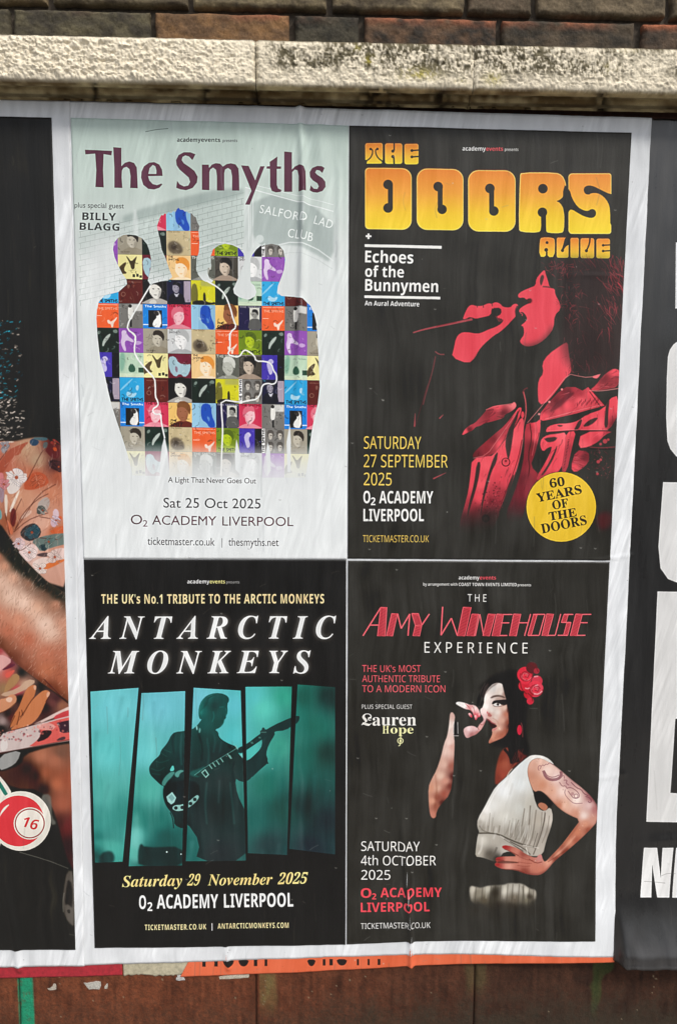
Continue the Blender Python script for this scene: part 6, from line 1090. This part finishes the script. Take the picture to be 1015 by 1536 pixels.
# ---- stone ledge
ledge = bpy.data.objects.new('stone_ledge', None); ledge.location = (0, 0, zb); C.objects.link(ledge)
prop(ledge, 'weathered cream stone string course running across above the posters, lichen on its right half', 'ledge')
zz1, zz2, zz3 = (W([(500, y)], d)[0, 1] for y, d in ((139.5, .024), (150, .022), (153, .012)))
z_sh = W([(500, 163)], .002)[0, 1]
prof = [(.0, zt + .004), (.030, zt + .003)] + [(.051, zt + .0015), (.0545, zt - .003)] + [(.055, z) for z in np.linspace(zt - .006, zb + .005, 44)] + \
       [(.0545, zb + .002), (.052, zb - .001), (.048, zb - .0025), (.040, zb - .004), (.032, (zb + zz1) / 2), (.0262, zz1 + .001), (.0245, zz1), (.0250, zz1 - .002), (.0245, (zz1 + zz2) / 2), (.0235, zz2 + .001), (.021, zz2), (.0145, zz2 - .001), (.0065, zz3), (.0065, (zz3 + z_sh) / 2 - .001), (.0060, z_sh + .006), (.003, z_sh + .005)]
prof = np.array(prof)
ms = mat_tint('weathered_stone', (.75, .0010, 420), .95, .16, 330.0, .15)
def stone_rough(x, z):
    r_ = .0010 * hnoise(x + .3 * z, z, .0085, .0065, 61) + .0016 * np.abs(hnoise(x, z, .0052, .0044, 62)) + .0016 * np.abs(hnoise(x + .004, z, .0031, .0029, 63)) - .0008; return r_ + .0005 * hnoise(x, z, .0016, .0018, 65)
def ledge_slab(x0, x1, seed):
    step = .0016; nx = max(4, int((x1 - x0) / step)); X = np.linspace(x0, x1, nx); npf = len(prof); P = np.repeat(prof[None], nx, 0); x = np.repeat(X[:, None], npf, 1)
    z = P[..., 1]; pr = P[..., 0]; face = sstep(.050, .0545, pr)
    s = np.concatenate([[0], np.cumsum(np.hypot(*np.diff(prof, axis=0).T))])[None].repeat(nx, 0)
    nr = stone_rough(x, s); pit = np.minimum(0, hnoise(x, s, .011, .008, 66) + .25) * .0022
    wx = sstep(-.42, -.10, x)                                # right part is finer and flatter
    out = pr + face * (nr * (2.0 - .9 * wx) + pit) + (1 - face) * .0007 * hnoise(x, s, .012, .006, 67)
    out += .0022 * hnoise(x, z * 0, .22, 1, 68) * face
    e = np.minimum(x - x0, x1 - x); out -= .004 * (1 - sstep(0, .005, e + .002 * hnoise(x, s, .006, .006, seed)))
    z = z + (1 - np.abs(face - .5) * 2) * .0016 * hnoise(x, s * 0, .012, 1, 69) + face * .0010 * hnoise(x, s, .006, .005, 64)
    V = np.stack([x, -out, z], -1).reshape(-1, 3)
    F = [(i * npf + k, i * npf + k + 1, (i + 1) * npf + k + 1, (i + 1) * npf + k) for i in range(nx - 1) for k in range(npf - 1)]
    F += [tuple(k for k in range(npf)), tuple((nx - 1) * npf + k for k in reversed(range(npf)))]
    # cream stone, lichen and soot stains, black drips, shade painted on the underside
    px, py = PX(x, z, pr); cr = lin((232, 221, 198)); g1 = .55 * hnoise(x, s, .013, .014, 71) + .7 * hnoise(x, s, .0035, .0055, 72) + .8 * hnoise(x, s, .0020, .003, 73)
    zone = np.clip(sstep(395, 500, px) * .95 + sstep(330, 400, px) * 0 + .5 * np.exp(-((px - 430) / 38) ** 2) + .25 * sstep(700, 1000, px), 0, 1)
    zone *= np.clip(.55 + .8 * hnoise(x, s, .06, .03, 74) + .35, 0, 1)
    k = np.clip(zone * (1.05 + 1.5 * g1 - nr * 330), 0, 1)
    low = sstep(zb + .035, zb + .010, z) * (px > 395); k = k * (1 - .75 * low * face)
    c = cr * (1 - k[..., None]) + lin((100, 93, 74)) * k[..., None]
    for cx, cy, rx, ry, a in ((627, 112, 26, 8, .8), (555, 90, 9, 6, .7), (535, 73, 6, 5, .6), (740, 118, 14, 9, .6), (690, 122, 8, 5, .5), (914, 103, 7, 6, .7), (940, 77, 10, 3, .7)):
        q = a * np.exp(-((px - cx) / rx) ** 2 - ((py - cy) / ry) ** 2) * np.clip(.6 + g1, 0, 1); c = c * (1 - q[..., None]) + lin((170, 158, 60)) * q[..., None]
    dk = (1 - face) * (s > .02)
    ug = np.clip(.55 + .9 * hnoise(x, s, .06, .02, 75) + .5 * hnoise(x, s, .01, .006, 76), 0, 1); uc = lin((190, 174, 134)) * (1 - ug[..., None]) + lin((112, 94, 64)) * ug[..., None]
    und = sstep(zz1 - .001, zz1 + .002, z); uc = uc * (1 - .72 * und)[..., None]; uc = uc * (1 - .7 * np.exp(-((z - zz2 + .0005) / .0016) ** 2))[..., None]  # underside and line below the fillet darkened: shade put into the colour
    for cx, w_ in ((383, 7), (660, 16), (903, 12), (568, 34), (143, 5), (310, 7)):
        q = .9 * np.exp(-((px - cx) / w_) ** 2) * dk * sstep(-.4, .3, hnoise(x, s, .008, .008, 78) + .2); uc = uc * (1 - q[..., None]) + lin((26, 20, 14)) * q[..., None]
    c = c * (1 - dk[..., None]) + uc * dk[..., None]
    q = np.exp(-((px - 384.5) / 4) ** 2) * face * .6; c = c * (1 - q[..., None]) + lin((190, 178, 150)) * q[..., None]
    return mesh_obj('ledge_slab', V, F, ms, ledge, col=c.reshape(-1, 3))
jx = W([(383, 90), (711, 100), (-330, 60), (1400, 120)], .055)[:, 0]
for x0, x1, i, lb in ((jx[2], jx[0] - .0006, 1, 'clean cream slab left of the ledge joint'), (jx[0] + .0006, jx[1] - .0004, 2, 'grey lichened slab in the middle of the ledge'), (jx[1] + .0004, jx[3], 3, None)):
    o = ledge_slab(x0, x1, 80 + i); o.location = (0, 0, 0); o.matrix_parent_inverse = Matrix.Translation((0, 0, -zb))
    if lb: o['label'] = lb

# ---- lower wall: rust-brown painted blocks
low = bpy.data.objects.new('block_wall', None); low.location = (0, 0, GZ); C.objects.link(low)
prop(low, 'rust-brown painted block wall behind and below the posters, with a green stripe', 'wall')
PI_ = Matrix.Translation((0, 0, -GZ))
mk = mat_tint('painted_block', (.8, .0016, 300), .85, .35, 300.0, .25)
def block_col(x, z, seed):
    px, py = PX(x, z, 0 * x); n1 = hnoise(x, z, .03, .03, 91); n2 = hnoise(x, z, .008, .02, 92); n3 = hnoise(x, z, .003, .004, 93)
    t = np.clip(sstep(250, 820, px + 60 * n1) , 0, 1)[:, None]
    c = lin((104, 56, 34)) * (1 - t) + lin((60, 36, 24)) * t  # darker to the right: grime plus painted shade of the lifted paper
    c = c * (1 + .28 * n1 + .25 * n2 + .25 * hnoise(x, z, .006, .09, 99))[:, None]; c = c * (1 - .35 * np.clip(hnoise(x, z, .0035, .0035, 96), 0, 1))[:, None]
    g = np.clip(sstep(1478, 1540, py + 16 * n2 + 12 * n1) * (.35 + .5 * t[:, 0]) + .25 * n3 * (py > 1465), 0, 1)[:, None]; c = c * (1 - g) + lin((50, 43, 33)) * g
    q = (sstep(25, 27, px - (py - 1466) * .05) * sstep(50, 48, px - (py - 1466) * .05) * (py < 1560) * np.clip(1.15 - .9 * np.maximum(0, n3 + n2 - .4), 0, 1))[:, None]; c = c * (1 - q) + lin((30, 130, 96)) * q
    q = (sstep(388, 391, px) * sstep(418, 410, px + 4 * n2) * sstep(1530, 1490, py) * np.clip(.75 + .4 * n2, 0, 1))[:, None] * .75; c = c * (1 - q) + lin((106, 96, 58)) * q
    q = (sstep(695, 705, px + 5 * n2) * sstep(735, 722, px + 5 * n2) * sstep(1500, 1470, py))[:, None] * .4; c = c * (1 - q) + lin((84, 80, 50)) * q
    q = (sstep(885, 889, px + 3 * n2) * sstep(905 + 0 * px, 900, px + 10 * n1 - 14 * sstep(1475, 1450, py)) * sstep(1540, 1480, py))[:, None] * .38; c = c * (1 - q) + lin((56, 84, 40)) * q
    sp = (hnoise(x, z, .0024, .0034, 97) + .25 * hnoise(x, z, .05, .05, 98) > 1.07)[:, None] * (py > 1462)[:, None]; c = np.where(sp, lin((132, 118, 96)), c)
    return np.clip(c, .002, 1)
def block(x0, x1, z0, z1, seed, step=.0022):
    w, h = x1 - x0, z1 - z0; nx, nz = max(4, int(w / step)), max(4, int(h / step)); u, v = np.meshgrid(np.linspace(0, w, nx), np.linspace(0, h, nz)); x = x0 + u; z = z1 - v
    d = edge_d(u, v, w, h); y = .003 * (1 - sstep(0, .004, d)) + .0006 * hnoise(x, z, .012, .012, seed) + .0005 * hnoise(x, z, .004, .004, seed + 1) + .0006 * hnoise(x, z, .06, .06, seed + 2)
    V = np.stack([x, y, z], -1).reshape(-1, 3); n = nx * nz; F = [(a * nx + k, a * nx + k + nx, a * nx + k + nx + 1, a * nx + k + 1) for a in range(nz - 1) for k in range(nx - 1)]
    ring = list(range(nx)) + [a * nx + nx - 1 for a in range(1, nz)] + [(nz - 1) * nx + k for k in range(nx - 2, -1, -1)] + [a * nx for a in range(nz - 2, 0, -1)]
    bk = V[ring].copy(); bk[:, 1] = .02; R = len(ring); F += [(ring[i], ring[(i + 1) % R], n + (i + 1) % R, n + i) for i in range(R)]
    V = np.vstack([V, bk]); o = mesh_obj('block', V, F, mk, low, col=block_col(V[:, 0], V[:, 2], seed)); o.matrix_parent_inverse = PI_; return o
bx = W([(-330, 1500), (29, 1500), (384, 1500), (712, 1500), (1045, 1500), (1330, 1500)])[:, 0]; zlo = W([(500, 1620)])[0, 1]; zhi = W([(500, 1400)])[0, 1]
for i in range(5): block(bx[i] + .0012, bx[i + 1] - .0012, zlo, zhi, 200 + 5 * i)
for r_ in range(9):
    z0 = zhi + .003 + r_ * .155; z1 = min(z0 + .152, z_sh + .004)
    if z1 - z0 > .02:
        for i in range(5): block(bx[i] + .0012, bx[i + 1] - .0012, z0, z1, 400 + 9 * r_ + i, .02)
zz = zlo - .003; r_ = 0
while zz - .02 > GZ:
    z0 = max(GZ, zz - .152)
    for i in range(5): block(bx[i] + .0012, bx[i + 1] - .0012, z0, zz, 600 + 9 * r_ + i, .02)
    zz = z0 - .003; r_ += 1
o = slab('mortar', XL - 1.5, XR + 1.5, .0065, .3, GZ, zt - .062, mat_flat('brown_joint', (70, 44, 32), .95, .8, 120.0, .3), low); o.matrix_parent_inverse = PI_

# ---- remnants of older posters under the sheets
def remnant(name, px_pts, srgb, off, label, cat, seed, tear=.0, im=None, pr=None, group=None):
    m, t, b = mat(name)
    if im: i = N(t, 'ShaderNodeTexImage', _image=im, _extension='EXTEND'); t.links.new(i.outputs[0], b.inputs['Base Color']); paper_relief(t, b, .8, .55)
    else:
        g = N(t, 'ShaderNodeNewGeometry'); n = N(t, 'ShaderNodeTexNoise', Scale=140.0, Detail=5.0, Roughness=.7); t.links.new(g.outputs['Position'], n.inputs['Vector']); r = N(t, 'ShaderNodeValToRGB'); c = lin(srgb)
        r.color_ramp.elements[0].position = .32; r.color_ramp.elements[1].position = .62; r.color_ramp.elements[0].color = (*(c * .62), 1); r.color_ramp.elements[1].color = (*c, 1); t.links.new(n.outputs[0], r.inputs[0]); t.links.new(r.outputs[0], b.inputs['Base Color']); paper_relief(t, b, 1.0, .65)
    q = W(px_pts); o = sheet(name, q, off, pr, m, .0025, None, 0, seed, .0006, tear); return prop(o, label, cat, group)
remnant('poster_remnant', [(-170, 1420), (182.5, 1420), (184, 1462), (-175, 1471)], (170, 34, 48), .0006, 'narrow strip of an old red poster sticking out below the left sheet', 'poster remnant', 21)
remnant('poster_remnant', [(184, 1425), (300, 1425), (290, 1461), (186, 1461.5)], (186, 178, 152), .0004, 'ragged beige patch of torn paper between the red strip and the orange strip', 'poster remnant', 22, .0035)

def P_(name, fn):
    c = {}
    return fn
def run(fn, *a):
    """draw a print and keep its wall extent"""
    global LAST
    im = fn(*a); return im
_ofin = Print.finish
def _fin(s, *a, **k):
    global LAST
    LAST = (s.x0, s.x0 + s.w / s.res, s.z1 - s.h / s.res, s.z1); return _ofin(s, *a, **k)
Print.finish = _fin

im = print_orange(); q = W([(290, 1428), (919.5, 1424), (919.5, 1441.5), (271, 1463.5)])
m = mat_print('orange_paper', im, .55)
def sag(x, z, u, v): return 0 * x
qt = np.array(q)
o = sheet('poster_remnant', q, .0012, LAST, m, .0025, None, 0, 23, .0008,
          extra=lambda x, z, u, v: .0008 * v)
# its lower edge sags in the middle
me = o.data; co = np.zeros(len(me.vertices) * 3); me.vertices.foreach_get('co', co); co = co.reshape(-1, 3); a0, a1 = qt[3, 0], qt[2, 0]; tt = np.clip((co[:, 0] - a0) / (a1 - a0), 0, 1)
vv = np.clip((qt[:, 1].max() - co[:, 2]) / (qt[:, 1].max() - qt[:, 1].min()), 0, 1); co[:, 2] -= .0078 * np.sin(np.pi * np.clip(tt * 1.05, 0, 1)) ** 1.2 * vv * (1 - .25 * tt); me.vertices.foreach_set('co', co.ravel())
prop(o, 'orange strip of an older poster below the four gig posters', 'poster remnant')

# ---- the sheets
A_ = lambda p: W(p)
im = print_white('paper_white', [(100, 150), (976, 176), (922, 1446), (110, 1450)], 31)
m = mat_print('white_paper', im, .5)
main = sheet('poster_sheet', A_([(104, 151.8), (975.5, 178), (921, 1434), (112, 1447)]), .0018, LAST, m, .004, None, .0004, 41)
prop(main, 'large white sheet whose margins frame the four gig posters pasted in a square', 'paper sheet')
PST = (('poster', print_smyths, [(107.5, 178), (522.5, 189.5), (519.5, 838.5), (126.5, 837.5)], 'pale mint gig poster headed The Smyths, four figures filled with small coloured pictures'),
       ('poster', print_doors, [(523.5, 189.5), (945, 200.5), (913, 840), (521, 837.5)], 'black gig poster with orange and yellow rounded lettering, red singer and yellow badge'),
       ('poster', print_antarctic, [(127, 838.5), (519, 839), (518, 1415.5), (143, 1420.5)], 'black gig poster with a teal guitarist in five slanted panels'),
       ('poster', print_amy, [(521.5, 840.5), (912.5, 842.5), (891, 1410), (519.5, 1415)], 'black gig poster with a white-dressed singer wearing a red rose'))
for nm, fn, q, lb in PST:
    im = fn(); o = sheet(nm, A_(q), .0024, LAST, mat_print(fn.__name__, im, .42), .0035, None, .0001, 51); prop(o, lb, 'poster', 'four gig posters pasted in a square')
im = print_floral(); floral = sheet('poster', A_([(-160, 172), (79, 178), (115, 1422), (-140, 1424)]), .0036, LAST, mat_print('print_floral', im, .45), .0035, None, .0001, 52)
prop(floral, 'poster at the left edge with floral shirt, bare forearm and red ball 16', 'poster')
im = print_white('paper_left', [(-185, 146), (108, 152), (130, 1449), (-170, 1452)], 32)
o = sheet('paper_border', A_([(-185, 144), (106, 151.6), (128, 1446.5), (-170, 1452)]), .0030, LAST, mat_print('white_paper_left', im, .5), .004, floral, .0005, 42)
im = print_letters()
def lip(x, z, u, v):                                        # the loose lower edge turns outwards then back
    t = np.clip((v - .915) / .085, 0, 1); e_ = sstep(0, .06, u); return (.02 + .98 * e_) * .036 * t ** 1.8 - .006 * sstep(.985, 1, v) * e_ + .0016 * t * e_ * hnoise(x, z, .02, .04, 77)
letters = sheet('poster', A_([(966, 178.4), (1180, 186), (1136, 1433), (918, 1438)]), .0011, LAST, gloss(mat_print('print_letters', im, .30)), .0035, None, .0006, 53, extra=lip)
prop(letters, 'glossy black poster at the right edge with tall white capitals', 'poster')

# ---- scraps left stuck to the blocks
def scrap(pts, srgb, label, seed, off=.0012):
    r = np.random.default_rng(seed); p = W(pts); c = p.mean(0); L = []
    for i in range(len(p)):
        q = p[(i + 1) % len(p)]
        for t in (0, .33, .66): L.append(p[i] * (1 - t) + q * t + r.normal(0, .0007, 2))
    n = len(L); V = [(x, -off - .0004 * r.random(), z) for x, z in L] + [(x, .0005, z) for x, z in L] + [(c[0], -off - .0006, c[1])]
    F = [(i, n + i, n + (i + 1) % n, (i + 1) % n) for i in range(n)] + [(2 * n, (i), (i + 1) % n) for i in range(n)]
    o = mesh_obj('paper_scrap', V, F, mat_flat('scrap_paper', srgb, .8, .8, 500.0, .35), None, False); prop(o, label, 'paper scrap', 'scraps of torn paper on the blocks')
scrap([(126, 1474), (140, 1473), (144, 1471.5), (152, 1472), (151, 1482.5), (133, 1483)], (170, 166, 158), 'largest grey-white scrap of torn paper below the red strip', 1)
scrap([(72, 1482), (79, 1480), (81, 1475), (84, 1475), (85.5, 1483.5), (72.5, 1484)], (168, 160, 148), 'small L-shaped paper scrap between the green stripe and the larger scrap', 2)
scrap([(158, 1476), (163, 1475), (161.5, 1482), (157, 1482.5)], (176, 170, 158), 'tiny paper scrap just right of the largest scrap', 3)
scrap([(265, 1466), (268, 1459.5), (272, 1463), (277, 1466), (277, 1468.5), (265, 1469.5)], (176, 176, 174), 'white corner scrap at the pointed left end of the orange strip', 4, .0016)
scrap([(329, 1464), (350, 1461), (374, 1461), (373, 1465.5), (352, 1467.5), (330, 1468)], (176, 168, 152), 'long thin paper scrap under the left part of the orange strip', 5)
